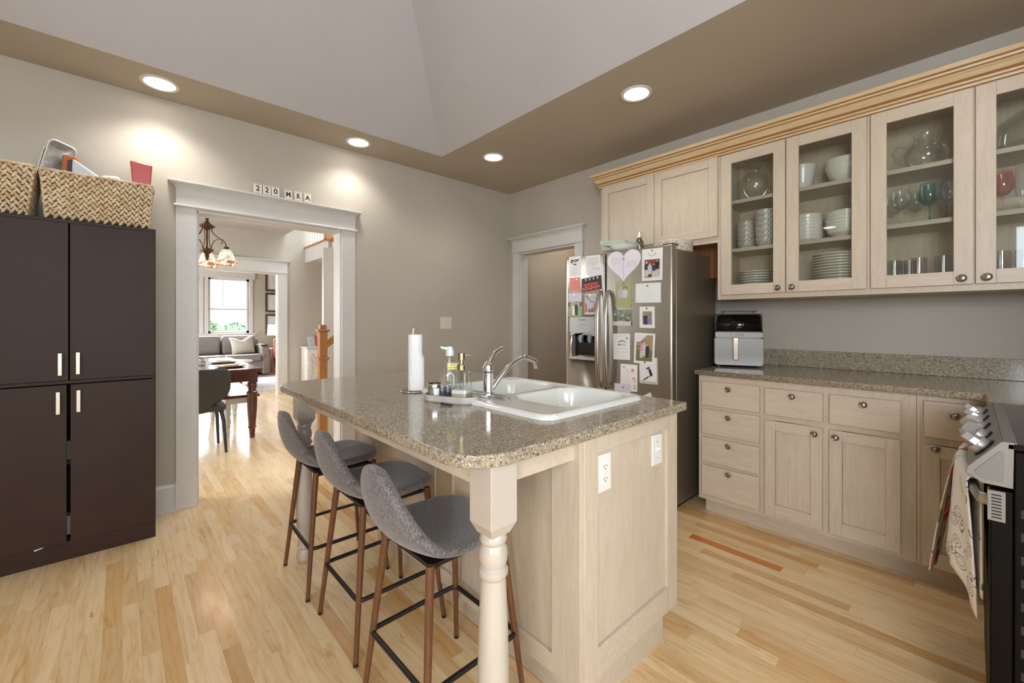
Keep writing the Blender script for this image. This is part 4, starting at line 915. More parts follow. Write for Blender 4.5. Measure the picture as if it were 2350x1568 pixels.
# things on top of the refrigerator
def bowlprof(r, h, t=.004): return [(r * .0 + .0001, 0), (r * .48, 0), (r * .5, .004), (r * .72, h * .22), (r * .9, h * .55), (r, h), (r - t, h), (r * .9 - t, h * .56), (r * .7 - t, h * .26), (r * .4, .008), (.0001, .007)]
ZF = 1.7905
o = G().lathe(bowlprof(.105, .05), (2.80, 1.785, ZF), 36).build('white_bowl', M['dish'], origin=(2.80, 1.785, ZF)); tag(o, 'shallow white bowl at the front edge on top of the refrigerator', 'bowl')
T = Matrix.Translation((2.80, 1.83, ZF + .052)) @ Matrix.Rotation(R(7), 4, 'X')
g = G(T); g.box((-.07, -.10, -.002), (.07, .10, .002)).prism([(-.07, -.002), (-.09, .032), (-.088, .034), (-.066, .002)], -.10, .10, 'y').prism([(.07, -.002), (.09, .032), (.088, .034), (.066, .002)], -.10, .10, 'y').prism([(.10, -.002), (.12, .034), (.117, .034), (.097, .002)], -.085, .085, 'x').prism([(-.10, -.002), (-.12, .034), (-.117, .034), (-.097, .002)], -.085, .085, 'x')
o = g.build('mint_tray', simple('mint_enamel', (196, 220, 206), .35), origin=(2.80, 1.83, ZF + .052)); tag(o, 'mint green tray tilted on the white bowl', 'tray')
bt = thing('glass_bottle', 'pale green glass bottle with folded foil neck on the refrigerator', 'bottle', (2.93, 1.73, 1.7655))
g = G().lathe([(.03, 0), (.034, .006), (.034, .10), (.028, .125), (.016, .145), (.015, .175), (.017, .178), (.017, .185)], (2.93, 1.73, 1.7655), 24, cap=True); g.build('body', glassm('olive_glass', (190, 190, 160), .8, .12, .5), bt)
G().lathe([(.0165, .150), (.019, .16), (.018, .19), (.0001, .192)], (2.93, 1.73, 1.7655), 20).build('foil_cap', M['foil'], bt)
o = G().cyl((2.90, 1.80, ZF + .02), (2.93, 1.845, ZF + .12), .009, 12).build('steel_tube', M['chrome'], origin=(2.9, 1.8, ZF)); tag(o, 'slim steel whisk handle leaning behind the mint tray', 'utensil')
g = G(); bcx, bcy = 2.97, 1.485
for i in range(60):
    pass
wk = g.lathe([(.130, 0), (.138, .004)] + [(.139 + .002 * (k % 2), .006 + .008 * k) for k in range(1, 10)] + [(.136, .086), (.130, .086), (.128, .010), (.0001, .008)], (bcx, bcy, 1.7655), 56, cap=True).build('round_basket', M['coil'], origin=(bcx, bcy, 1.7655)); tag(wk, 'round pale woven basket on the right top of the refrigerator', 'basket')

# ------------------------------------------------------------------ air fryer
af = thing('air_fryer', 'stainless steel air fryer with dark window on the wall counter', 'air fryer', (3.28, 1.13, .951))
ax = Vector((.39, -.921, 0)); ay = Vector((.921, .39, 0))
o0 = Vector((3.095, 1.236, .951)); AT = Matrix(((ax.x, ay.x, 0, o0.x), (ax.y, ay.y, 0, o0.y), (0, 0, 1, o0.z), (0, 0, 0, 1)))  # u right, d into wall, w up
Wf = .305
def shell(u, w, r, y): return [(u - w, y)]
g = G(AT); side = [(.012, .012), (.012, .212), (.018, .25), (.045, .355), (.065, .372), (.27, .372), (.285, .35), (.285, .012)]
g.prism([(d, w) for d, w in side], .004, Wf - .004, 'x'); g.build('housing', simple('fryer_side', (92, 88, 84), .35, .5), af, bevel=.012, seg=3)
def rr(u0, w0, u1, w1, r, n=5):
    P = []
    for cx, cy, a in ((u1 - r, w1 - r, 0), (u0 + r, w1 - r, 90), (u0 + r, w0 + r, 180), (u1 - r, w0 + r, 270)): P += [(cx + r * math.cos(R(a + 90 * i / n)), cy + r * math.sin(R(a + 90 * i / n))) for i in range(n + 1)]
    return P
def rrb(u0, w0, u1, w1, r, n=5):
    P = [(u1, w1), (u0, w1)]
    for cx, cy, a in ((u0 + r, w0 + r, 180), (u1 - r, w0 + r, 270)): P += [(cx + r * math.cos(R(a + 90 * i / n)), cy + r * math.sin(R(a + 90 * i / n))) for i in range(n + 1)]
    return P
G(AT).prism(rrb(.0, .012, Wf, .202, .022), .0, .014, 'y').build('drawer_front', M['fryer'], af, bevel=.002)
G(AT).box((.006, 0, .208), (Wf - .006, .013, .243)).build('control_band', M['fryer'], af, bevel=.001)
g = G(AT); g.add([(.010, .008, .250), (Wf - .010, .008, .250), (Wf - .018, .036, .352), (Wf - .035, .040, .364), (.035, .040, .364), (.018, .036, .352)], [(0, 1, 2, 3, 4, 5)]); g.build('window', M['blackgloss'], af, solid=.004)
G(AT).prism(rr(.118, .052, .150, .206, .006), -.036, -.022, 'y').box((.126, -.024, .185), (.142, .002, .2)).box((.126, -.024, .06), (.142, .002, .075)).build('handle', M['chrome'], af, bevel=.003)
for i, (u, d) in enumerate(((.03, .03), (.27, .03), (.03, .25), (.27, .25))): G(AT).lathe([(.010, 0), (.010, .014)], (u, d, 0), 12).build('foot', M['black'], af)
text('CAYNEL', .015, INK, AT @ Vector((.160, -.0006, .226)), rotm(ax, (0, 0, 1)), af, ext=.0003)
G(AT).prism(ellp(.107, .226, .008, .007, 20), -.0008, .0002, 'y').build('logo', flat((150, 146, 142)), af)
g = G(AT); g.tube([(.05, .06, .392), (.27, .06, .392), (.27, .24, .392), (.05, .24, .392)], .002, 6, closed=True)
for k in range(9): g.tube([(.05 + .0275 * k, .06, .392), (.05 + .0275 * k, .24, .392)], .0013, 6)
for u in (.06, .26):
    for d in (.07, .23): g.tube([(u, d, .392), (u, d, .3725)], .002, 6)
rk = g.build('wire_rack', M['black'], origin=tuple(AT @ Vector((.16, .15, .372)))); tag(rk, 'thin black wire rack lying on top of the air fryer', 'rack')

# ------------------------------------------------------------------ dishes in the glass cabinets
def stack(proto, x, y, z, pitch, n, name, what, cat, grp, jitter=0):
    out = []
    for i in range(n):
        lb = '%s %s' % ('topmost' if i == n - 1 else ordn(i), what)
        o = proto if (i == 0 and proto.get('_used') is None) else dup(proto)
        proto['_used'] = 1
        o.location = (x + random.uniform(-jitter, jitter), y + random.uniform(-jitter, jitter), z + pitch * i); o['label'] = lb; o['category'] = cat; o['group'] = grp; out.append(o)
    return out
s1, s2 = SA
XS = 3.205
b = G().lathe([(.0001, 0), (.034, 0), (.036, .004), (.050, .018), (.059, .042), (.060, .056), (.063, .057), (.063, .062), (.057, .062), (.056, .042), (.034, .010), (.0001, .008)], (0, 0, 0), 28).build('speckled_bowl', M['speckle'])
stack(b, 3.23, 1.068, s2 + .0005, .034, 5, 'b', 'speckled bowl in the left stack behind the first glass door', 'bowl', 'speckled bowls behind the first glass door', .002)
b2 = dup(b); b2['_used'] = None; del b2['_used']
for k in list(b2.keys()):
    pass
stack(b2, 3.15, .925, s2 + .0005, .036, 6, 'b', 'speckled bowl in the tall right stack behind the first glass door', 'bowl', 'speckled bowls behind the first glass door', .002)
b = G().lathe([(.0001, 0), (.05, 0), (.052, .004), (.080, .022), (.084, .046), (.088, .047), (.088, .051), (.082, .051), (.074, .022), (.045, .008), (.0001, .007)], (0, 0, 0), 32).build('cereal_bowl', M['dish'])
stack(b, 3.235, .715, s2 - .0 + .0005, .0215, 7, 'b', 'plain white bowl in the stack on the middle shelf, left side', 'bowl', 'plain white bowls on the middle shelf', .001)
b = G().lathe([(.0001, 0), (.05, 0), (.054, .004), (.092, .035), (.100, .066), (.105, .067), (.105, .073), (.098, .073), (.085, .035), (.045, .008), (.0001, .007)], (0, 0, 0), 32).build('serving_bowl', M['hobnail'])
stack(b, 3.20, .505, s2 + .0005, .022, 5, 'b', 'embossed white serving bowl on the middle shelf, right side', 'bowl', 'embossed serving bowls on the middle shelf', .001)
b = G().lathe([(.0001, 0), (.05, 0), (.054, .004), (.088, .05), (.108, .105), (.104, .105), (.082, .05), (.045, .008), (.0001, .007)], (0, 0, 0), 36).build('textured_bowl', M['hobnail'])
stack(b, 3.20, .505, s1 + .0005, .040, 2, 'b', 'textured white mixing bowl on the top shelf', 'bowl', 'textured mixing bowls on the top shelf')
b = G().lathe([(.0001, 0), (.04, 0), (.046, .006), (.058, .06), (.070, .13), (.080, .165), (.077, .165), (.064, .12), (.052, .05), (.0001, .01)], (3.215, .735, s1 + .0005), 30).build('white_pitcher', M['dish'], origin=(3.215, .735, s1)); tag(b, 'tall white vase bowl left of the textured mixing bowls', 'vase')
pl = G().lathe([(.0001, 0), (.075, 0), (.080, .003), (.112, .012), (.130, .0155), (.130, .0185), (.110, .0155), (.076, .006), (.0001, .005)], (0, 0, 0), 40).build('dinner_plate', M['dish'])
stack(pl, 3.195, .545, 1.4405, .0168, 14, 'p', 'white dinner plate in the tall bottom shelf stack of the second door', 'plate', 'white dinner plates in the tall stack', .001)
pl2 = G().lathe([(.0001, 0), (.060, 0), (.064, .003), (.090, .011), (.104, .014), (.104, .017), (.088, .014), (.060, .006), (.0001, .005)], (0, 0, 0), 36).build('salad_plate', M['dish'])
stack(pl2, 3.20, 1.005, 1.4405, .0170, 10, 'p', 'white plate on the bottom shelf behind the first glass door', 'plate', 'white plates behind the first glass door', .001)
b = G().lathe([(.04, 0), (.045, .003), (.09, .05), (.108, .11), (.098, .17), (.06, .21), (.035, .225), (.032, .24), (.036, .262)], (3.215, 1.005, s1 + .0005), 36).build('round_glass_jar', M['ware'], origin=(3.215, 1.005, s1)); tag(b, 'round clear glass jar on the top shelf behind the first glass door', 'jar')
t1, t2 = SB
jg = thing('glass_pitcher', 'clear cut glass pitcher with curled handle on the top shelf', 'pitcher', (3.20, .165, t1 + .0005))
G().lathe([(.045, 0), (.06, .004), (.088, .05), (.090, .10), (.070, .135), (.050, .150), (.048, .165), (.054, .19)], (3.20, .165, t1 + .0005), 36).build('body', M['ware'], jg)
G().tube([(3.20, .165 + .075, t1 + .14), (3.20, .165 + .115, t1 + .155), (3.20, .165 + .135, t1 + .12), (3.20, .165 + .120, t1 + .07), (3.20, .165 + .085, t1 + .045)], .007, 10).build('handle', M['ware'], jg)
def wineg(name, label, x, y, z, bowl, sc=1, group='stemmed glasses on the middle shelf'):
    t = thing(name, label, 'wine glass', (x, y, z), group)
    G().lathe([(.0045 * sc, .085 * sc), (.020 * sc, .092 * sc), (.038 * sc, .115 * sc), (.040 * sc, .145 * sc), (.034 * sc, .20 * sc)], (x, y, z), 28, cap=False).build('bowl', bowl, t)
    G().lathe([(.034 * sc, 0), (.032 * sc, .002), (.008 * sc, .006), (.0038 * sc, .014), (.0035 * sc, .07 * sc), (.0045 * sc, .086 * sc)], (x, y, z), 22).build('stem', bowl if bowl is not M['pinkg'] else M['ware'], t)
for x, y, lb in ((3.15, .262, 'clear wine glass at the left front of the middle shelf'), (3.26, .30, 'clear wine glass in the left back corner of the middle shelf'), (3.27, .21, 'clear wine glass at the back, left of the teal glass'), (3.27, .10, 'clear wine glass behind and right of the teal glass'), (3.13, .075, 'clear wine glass at the right front of the middle shelf, third door')):
    wineg('wine_glass', lb, x, y, t2 + .0005, M['ware'])
wineg('teal_wine_glass', 'teal tinted stemless style wine glass with green stem', 3.16, .150, t2 + .0005, M['teal'], 1.05)
wineg('coral_wine_glass', 'coral tinted wine glass behind the rightmost glass door', 3.17, -.105, t2 + .0005, M['pinkg'], 1.02)
fl = G().lathe([(.030, 0), (.008, .006), (.0035, .02), (.0035, .065), (.020, .075), (.0225, .10), (.021, .225)], (3.16, -.165, t2 + .0005), 24).build('champagne_flute', M['ware'], origin=(3.16, -.165, t2)); tag(fl, 'clear champagne flute right of the coral glass', 'glass')
tum = G().lathe([(.0001, .006), (.028, .006), (.0285, 0)] + [(.031, .003), (.034, .170), (.033, .170)], (0, 0, 0), 28).build('ribbed_tumbler', M['waredim'])
tl_ = [(3.20, .292, 'leftmost ribbed tumbler on the bottom shelf, third door'), (3.15, .190, 'middle ribbed tumbler on the bottom shelf, third door'), (3.15, .098, 'right ribbed tumbler on the bottom shelf, third door'), (3.25, .235, 'ribbed tumbler in the second row between left and middle ones'), (3.15, -.100, 'leftmost ribbed tumbler behind the rightmost glass door'), (3.15, -.175, 'ribbed tumbler at the picture edge behind the rightmost glass door')]
for i, (x, y, lb) in enumerate(tl_):
    o = tum if i == 0 else dup(tum); o.location = (x, y, 1.4405); tag(o, lb, 'glass', 'ribbed tumblers on the bottom shelves')
cb = thing('cake_dome', 'large clear glass cake dome on a glass plate, top shelf', 'cake stand', (3.20, -.20, t1 + .0005))
G().lathe([(.06, 0), (.10, .004), (.125, .022), (.127, .03), (.125, .03)], (3.20, -.20, t1 + .0005), 40).build('plate', M['ware'], cb)
G().lathe([(.115, .032), (.117, .10), (.105, .15), (.06, .185), (.012, .195), (.010, .205), (.017, .215), (.012, .228), (.0001, .23)], (3.20, -.20, t1 + .0005), 40, cap=False).build('dome', M['ware'], cb)

# ------------------------------------------------------------------ range and towels
rg = thing('range', 'stainless and black kitchen range at the right edge with angled control knobs', 'range', (2.11, -.4, 0))
RX0, RX1 = 1.705, 2.520
G().box((RX0 + .004, -.70, .02), (RX1 - .004, -.076, .932)).build('body', M['blackbrown'], rg, bevel=.004)
G().box((RX0, -.72, .934), (RX1, -.064, .951)).build('cooktop', M['blackgloss'], rg, bevel=.003)
G().box((RX0 + .001, -.082, .9365), (RX1 - .001, -.058, .9525)).build('front_trim', M['panelg'], rg, bevel=.001)
cp = [(-.057, .951), (.004, .872), (.007, .858), (-.020, .838), (-.072, .836), (-.074, .936)]
G().prism(cp, RX0 + .010, RX1 - .010, 'x').build('control_panel', M['panelg'], rg)
for x0, x1 in ((RX0, RX0 + .010), (RX1 - .010, RX1)):
    e = G().prism([(-.055, .9535), (.0065, .8735), (.0095, .857), (-.020, .835), (-.075, .833), (-.0765, .9535)], x0, x1, 'x').build('end_cap', M['panelg'], rg, bevel=.0015)
    if x0 < 1.8: G().prism([(-.052, .928), (-.006, .866), (-.006, .858), (-.024, .848), (-.058, .846), (-.059, .925)], x0 - .0012, x0 + .002, 'x').build('inset', simple('cap_inset', (122, 119, 115), .45, .2), e, bevel=.001)
M['knobgrey'] = simple('knob_silver', (176, 174, 172), .35, .4)
nrm = Vector((0, .792, .611)); tan = Vector((0, .611, -.792))
for i, x in enumerate((1.795, 1.935, 2.10, 2.265, 2.42)):
    c0 = Vector((x, -.0265, .9115)); T = Matrix.Translation(c0) @ Matrix(((1, 0, 0), (0, tan.y, nrm.y), (0, tan.z, nrm.z))).to_4x4()
    k = G(T).lathe([(.030, 0), (.030, .004), (.026, .005)], n=28).build('knob_ring', M['black'], rg)
    kk = G(T); kk.lathe([(.0235, .004), (.0245, .010), (.0235, .022), (.021, .024), (.0001, .0245)], n=28)
    kk.build('control_knob', M['knobgrey'], k)
    a = R((12, -35, 50, 15, 10)[i])
    G(T @ Matrix.Rotation(a, 4, 'Z')).prism([(-.030, .020), (-.030, .036), (-.016, .054), (.016, .054), (.030, .036), (.030, .020)], -.0095, .0095, 'y').build('grip', M['knobgrey'], k, bevel=.0015)
dr = G().box((RX0 + .006, -.075, .17), (RX1 - .006, -.034, .822)).build('oven_door', M['blackbrown'], rg, bevel=.004)
G().box((RX0 + .006, -.075, .03), (RX1 - .006, -.036, .16)).build('storage_drawer', M['blackbrown'], rg, bevel=.004)
vb = G().box((RX0 - .001, -.062, .740), (RX0 + .030, -.030, .820)).build('door_bracket', M['panelg'], dr, bevel=.001)
for k in range(8): G().box((RX0 - .0016, -.055, .748 + .0085 * k), (RX0 + .001, -.037, .7515 + .0085 * k)).build('vent_slot', M['black'], vb)
for k in range(12): G().box((RX0 + .0035, -.094, .10 + .06 * k), (RX0 + .0052, -.088, .122 + .06 * k)).build('side_slot', simple('slot_metal', (44, 36, 32), .4, .3) if k == 0 else bpy.data.materials['slot_metal'], rg)
P = [(RX0 + .035, -.034, .784), (RX0 + .04, -.020, .784)] + [(RX0 + .05 + .715 * i / 10, -.016 + .036 * math.sin(math.pi * i / 10), .784) for i in range(11)] + [(RX1 - .04, -.020, .784), (RX1 - .035, -.034, .784)]
G().tube(P, .0165, 14, sq=.55).build('door_handle', M['steel'], dr)
def bary(x): return -.016 + .036 * math.sin(math.pi * min(1, max(0, (x - RX0 - .05) / .715)))
def towel(name, label, x0, x1, zf, zb, fl0, fl1, mat, skew=0, seed=0, th=.004, dz=None):
    def fn(u, v):
        x = x0 + (x1 - x0) * u; zl = zf + (dz(u) if dz else 0); Lf = .805 - zl; Lb = .805 - zb; s = v * (Lf + Lb + .05) - Lb
        by = bary(x); w = math.sin(u * 9 + seed) * .5 + math.sin(u * 17 + 2 * seed) * .3
        if s < 0: t = -s / Lb; return (x, by - .015 + .002 * w * t - .002 * t, .805 + s)
        if s < .05: a = math.pi * s / .05; return (x, by - .015 * math.cos(a), .806 + .012 * math.sin(a))
        t = (s - .05) / Lf; xs = x + skew * t + (u - .5) * -.06 * t * t
        return (xs, by + .015 + (fl0 + (fl1 - fl0) * u) * t ** .8 + .011 * w * min(1, t * 2), .805 - (s - .05))
    o = G().grid(fn, 30, 44).build(name, mat, solid=th, soff=0, ang=180, origin=((x0 + x1) / 2, .02, .8))
    return tag(o, label, 'towel')
towel('floral_towel', 'coral and green floral dish towel hung at far end of the range handle', 2.20, 2.44, .335, .50, .066, .086, M['floral'], seed=1)
towel('bandana_towel', 'white paisley print dish towel hung nearest on the range handle', 1.82, 2.18, .47, .47, -.022, .030, M['bandana'], seed=3, dz=lambda u: -.075 * max(0, 1 - u * 2.2))

# ------------------------------------------------------------------ tall dark cabinet and baskets
TX0, TX1, TY, TYB, TH = -.560, .147, 3.262, 3.612, 1.813
tc = thing('tall_cabinet', 'tall dark brown laminate cabinet with four doors beside the wide opening', 'cabinet', ((TX0 + TX1) / 2, 3.44, 0))
g = G()
for x in (TX0, TX1 - .018): g.box((x, TY + .003, 0), (x + .018, TYB, TH - .018))
g.box((TX0, TY, TH - .018), (TX1, TYB, TH)).box((TX0, TY, .938), (TX1, TYB, .955)).box((TX0 + .018, TY + .02, .08), (TX1 - .018, TYB, .098)).box((TX0 + .018, TYB - .006, .08), (TX1 - .018, TYB, TH)).box((TX0 + .018, TY + .003, 0), (TX1 - .018, TY + .02, .098)).box((TX0 + .018, TY + .03, .5), (TX1 - .018, TYB, .518))
g.build('carcass', M['dark'], tc, bevel=.0008)
xm = -.206
for x0, x1, z0, z1, hx, hz in ((TX0 + .004, xm - .003, .958, TH - .021, -.238, 1.045), (xm + .003, TX1 - .004, .958, TH - .021, -.172, 1.047), (TX0 + .004, xm - .009, .101, .934, -.245, .843), (xm + .005, TX1 - .004, .101, .934, -.170, .845)):
    d = G().box((x0, TY - .016, z0), (x1, TY - .0002, z1)).build('door', M['dark'], tc, bevel=.001)
    g = G(); g.box((hx - .0075, TY - .040, hz - .058), (hx + .0075, TY - .032, hz + .058)).box((hx - .004, TY - .034, hz - .045), (hx + .004, TY - .016, hz - .036)).box((hx - .004, TY - .034, hz + .036), (hx + .004, TY - .016, hz + .045))
    g.build('handle', M['nickel'], d, bevel=.0008)
o = G().prism([(-.330, .092), (-.300, .099), (-.298, .103), (-.330, .100)], TY - .018, TY - .0165, 'y').build('paper_scrap', flat((214, 200, 190)), origin=(-.31, TY, .097)); tag(o, 'tiny white paper scrap caught under the lower left door of the dark cabinet', 'paper')
# things stored behind the door gap
for i, (z, w, c_) in enumerate(((.53, .06, (150, 150, 140)), (.11, .07, (206, 200, 204)))):
    o = G().box((-.25, 3.33, z if z < .5 else .5185), (-.16, 3.40, (z if z < .5 else .5185) + .10)).build('stored_packet', flat(c_)); tag(o, ('pale packet seen through the door gap, middle shelf' if i == 0 else 'pale packet seen through the door gap, cabinet bottom'), 'packet')
M['rush_core'] = simple('rush_core', (116, 86, 52), .8)
def basket(name, label, x0, x1, y0, y1, z, h, inset, cols_f, cols_s, rows, handle):
    t = thing(name, label, 'basket', ((x0 + x1) / 2, (y0 + y1) / 2, z))
    def edge(f):  # rectangle at height fraction f
        i = inset * (1 - f); return x0 + i, x1 - i, y0 + i, y1 - i
    g = G()
    for f0, f1 in ((0, 1),):
        a = edge(0); b = edge(1)
        vs = [(a[0], a[2], z), (a[1], a[2], z), (a[1], a[3], z), (a[0], a[3], z), (b[0], b[2], z + h), (b[1], b[2], z + h), (b[1], b[3], z + h), (b[0], b[3], z + h)]
        g.add(vs, [(0, 1, 2, 3), (0, 1, 5, 4), (1, 2, 6, 5), (2, 3, 7, 6), (3, 0, 4, 7)])
    random.seed(len(label))
    for side in range(4):
        n = cols_f if side in (0, 2) else cols_s
        for k in range(n):
            for r in range(rows):
                f = (r + .5) / rows; X0, X1, Y0, Y1 = edge(f); s = (k + .5) / n
                if side == 0: p = Vector((X0 + (X1 - X0) * s, Y0, 0)); al = Vector((1, 0, 0)); w = (X1 - X0) / n
                elif side == 1: p = Vector((X1, Y0 + (Y1 - Y0) * s, 0)); al = Vector((0, 1, 0)); w = (Y1 - Y0) / n
                elif side == 2: p = Vector((X1 - (X1 - X0) * s, Y1, 0)); al = Vector((-1, 0, 0)); w = (X1 - X0) / n
                else: p = Vector((X0, Y1 - (Y1 - Y0) * s, 0)); al = Vector((0, -1, 0)); w = (Y1 - Y0) / n
                out = al.cross(Vector((0, 0, 1))); zz = z + h * f
                for q in (-1, 1):
                    c = p + al * (q * w * .24) + Vector((0, 0, zz + (h / rows) * .25 * q + random.uniform(-.0015, .0015)))
                    ang = R(q * 28); up = Vector((0, 0, 1)) * math.cos(ang) + al * math.sin(ang) * q * q
                    up = (Vector((0, 0, 1)) * math.cos(ang) - al * math.sin(ang)).normalized(); sd_ = up.cross(out)
                    T = Matrix.Translation(c) @ Matrix((sd_, out, up)).transposed().to_4x4(); G_ = G(T).ball((0, 0, 0), (w * .245, w * .24, h / rows * .66 * random.uniform(.92, 1.08)), 8)
                    g.add(G_.v, G_.f, 1)
    a = edge(1); rim = [(a[0], a[2], z + h), (a[1], a[2], z + h), (a[1], a[3], z + h), (a[0], a[3], z + h)]
    g.tube(rim, .007, 8, closed=True, mi=1)
    g.build('woven_body', [M['rush_core'], M['braid']], t, ang=180)
    if handle:
        for X in (x0 + .0, x1 - .0):
            s_ = 1 if X == x1 else -1; ym = (y0 + y1) / 2
            P = [(X + s_ * .008, ym - .05 + .1 * i / 10, z + h * .93 + .035 * math.sin(math.pi * i / 10)) for i in range(11)]
            G().tube(P, .006, 8).build('handle', M['wicker_dark'], t)
    return t
basket('woven_basket', 'large braided rush basket full of packages on the dark cabinet', -.312, .133, 3.285, 3.585, TH + .012, .245, .016, 13, 8, 8, True)
basket('woven_basket', 'braided rush basket at the left edge on the dark cabinet', -.585, -.335, 3.285, 3.585, TH + .012, .250, .03, 7, 8, 8, True)
BZ = TH + .018
def pan(T, w, h, d, name, label):
    g = G(T); n = 12
    o_ = rr(-w / 2, -h / 2, w / 2, h / 2, .03, 4); i_ = rr(-w / 2 + .006, -h / 2 + .006, w / 2 - .006, h / 2 - .006, .026, 4); b_ = rr(-w / 2 + .02, -h / 2 + .02, w / 2 - .02, h / 2 - .02, .02, 4)
    m = len(o_); vs = [(p[0], 0, p[1]) for p in o_] + [(p[0], .002, p[1]) for p in i_]
    steps = 7; 
    for k in range(1, steps + 1):
        f = k / steps; e = .0015 * (k % 2); vs += [((i_[j][0] * (1 - f) + b_[j][0] * f) * (1 - e), .002 + d * f, (i_[j][1] * (1 - f) + b_[j][1] * f) * (1 - e)) for j in range(m)]
    L = steps + 2; fs = [(r * m + j, r * m + (j + 1) % m, (r + 1) * m + (j + 1) % m, (r + 1) * m + j) for r in range(L - 1) for j in range(m)] + [[(L - 1) * m + j for j in range(m)]]
    g.add(vs, fs); o = g.build(name, M['foil'], solid=.001, soff=0, ang=50, origin=tuple(T.translation))
    return tag(o, label, 'foil pan')
pan(Matrix.Translation((-.255, 3.39, 2.14)) @ Matrix.Rotation(R(14), 4, 'Y') @ Matrix.Rotation(R(28), 4, 'Z') @ Matrix.Rotation(R(-8), 4, 'X'), .125, .24, .055, 'foil_pan', 'front foil loaf pan standing upright in the packed basket')
pan(Matrix.Translation((-.275, 3.47, 2.125)) @ Matrix.Rotation(R(10), 4, 'Y') @ Matrix.Rotation(R(28), 4, 'Z'), .13, .235, .055, 'foil_pan', 'rear foil loaf pan leaning behind the front pan in the basket')
def slabq(name, label, cat, P, th, mat):
    a, b, c = (Vector(p) for p in P[:3]); n = (b - a).cross(c - a).normalized() * th
    g = G().add([tuple(p) for p in P] + [tuple(Vector(p) + n) for p in P], [(0, 1, 2, 3), (4, 5, 6, 7), (0, 1, 5, 4), (1, 2, 6, 5), (2, 3, 7, 6), (3, 0, 4, 7)])
    c0 = sum((Vector(p) for p in P), Vector()) / 4
    return tag(g.build(name, mat, bevel=th * .3, origin=tuple(c0)), label, cat)
slabq('printed_box', 'dark and orange printed carton end beside the foil pan', 'box', [(-.225, 3.37, 2.01), (-.19, 3.38, 2.01), (-.185, 3.38, 2.165), (-.222, 3.37, 2.160)], .03, flat((70, 52, 66)))
slabq('printed_box', 'orange printed carton seen inside the foil pan', 'box', [(-.245, 3.44, 2.03), (-.18, 3.42, 2.03), (-.172, 3.42, 2.19), (-.235, 3.44, 2.20)], .03, flat((196, 116, 66)))
slabq('plastic_wrap', 'pale blue white packet sloping out of the basket', 'packet', [(-.20, 3.33, 2.16), (-.05, 3.33, 2.05), (-.09, 3.36, 1.98), (-.21, 3.36, 2.00)], .03, flat((206, 212, 224), .35))
slabq('napkin_pack', 'white napkin packet in the middle of the basket', 'packet', [(-.10, 3.42, 1.98), (.02, 3.42, 1.98), (-.01, 3.42, 2.12), (-.09, 3.42, 2.11)], .05, flat((232, 228, 218)))
slabq('brown_bag', 'crumpled brown paper bag right of the napkin packet', 'bag', [(-.02, 3.38, 1.98), (.07, 3.38, 1.98), (.085, 3.36, 2.075), (-.03, 3.36, 2.098)], .02, flat((110, 74, 50)))
slabq('grey_packet', 'small grey packet in front of the brown bag', 'packet', [(.0, 3.33, 1.98), (.055, 3.33, 1.98), (.058, 3.33, 2.075), (.005, 3.33, 2.085)], .015, flat((128, 128, 138)))
slabq('red_bag', 'coral red snack bag standing at the right end of the basket', 'bag', [(.055, 3.34, 1.97), (.118, 3.34, 1.97), (.135, 3.33, 2.200), (.034, 3.33, 2.208)], .022, flat((204, 92, 92), .3))

# ------------------------------------------------------------------ address tiles on the door head
for i, (ch, x, w, h_, big) in enumerate((('2', .7405, .052, .080, 1), ('2', .8005, .052, .080, 1), ('0', .859, .052, .080, 1), ('M', .948, .052, .076, 0), ('E', 1.018, .052, .076, 0), ('A', 1.088, .052, .076, 0))):
    nm = ['first number 2', 'second number 2', 'number 0', 'letter M', 'letter E', 'letter A'][i]
    yf = YA - .054
    T = Matrix.Translation((x, yf, 2.2155)) @ Matrix.Rotation(R(-7), 4, 'X')
    t = thing('letter_tile', 'small cream tile with dark %s on the wide door head' % nm, 'tile', (x, yf, 2.2155), 'address tiles over the wide opening')
    G(T).box((-w / 2, 0, 0), (w / 2, .012, h_)).build('tile', [flat((228, 222, 212), .3)], t, bevel=.001)
    cc = flat((52, 38, 36)); Rm = (T.to_3x3() @ rotm((1, 0, 0), (0, 0, 1)))
    text(ch, .056 if big else .046, cc, T @ Vector((0, -.0004, h_ * .50)), Rm, t, ext=.0002, sx=.95, bold=.0014 if big else .0022)
    if not big:
        g = G(T)
        for dx in (-.014, .014): g.box((dx - .007, -.0005, .020 if ch != 'E' else .020), (dx + .007, 0.0001, .0235))
        g.build('serif', cc, t)
    cb_ = flat((74, 60, 60)) if big else flat((206, 140, 90))
    for zz in (h_ - .007, .005):
        g = G(T)
        g.box((-.020, -.0005, zz), (.020, .0001, zz + .0012))
        for k in range(5): g.box((-.018 + .008 * k, -.0005, zz - .0012), (-.014 + .008 * k, .0001, zz + .003))
        g.build('border', cb_, t)

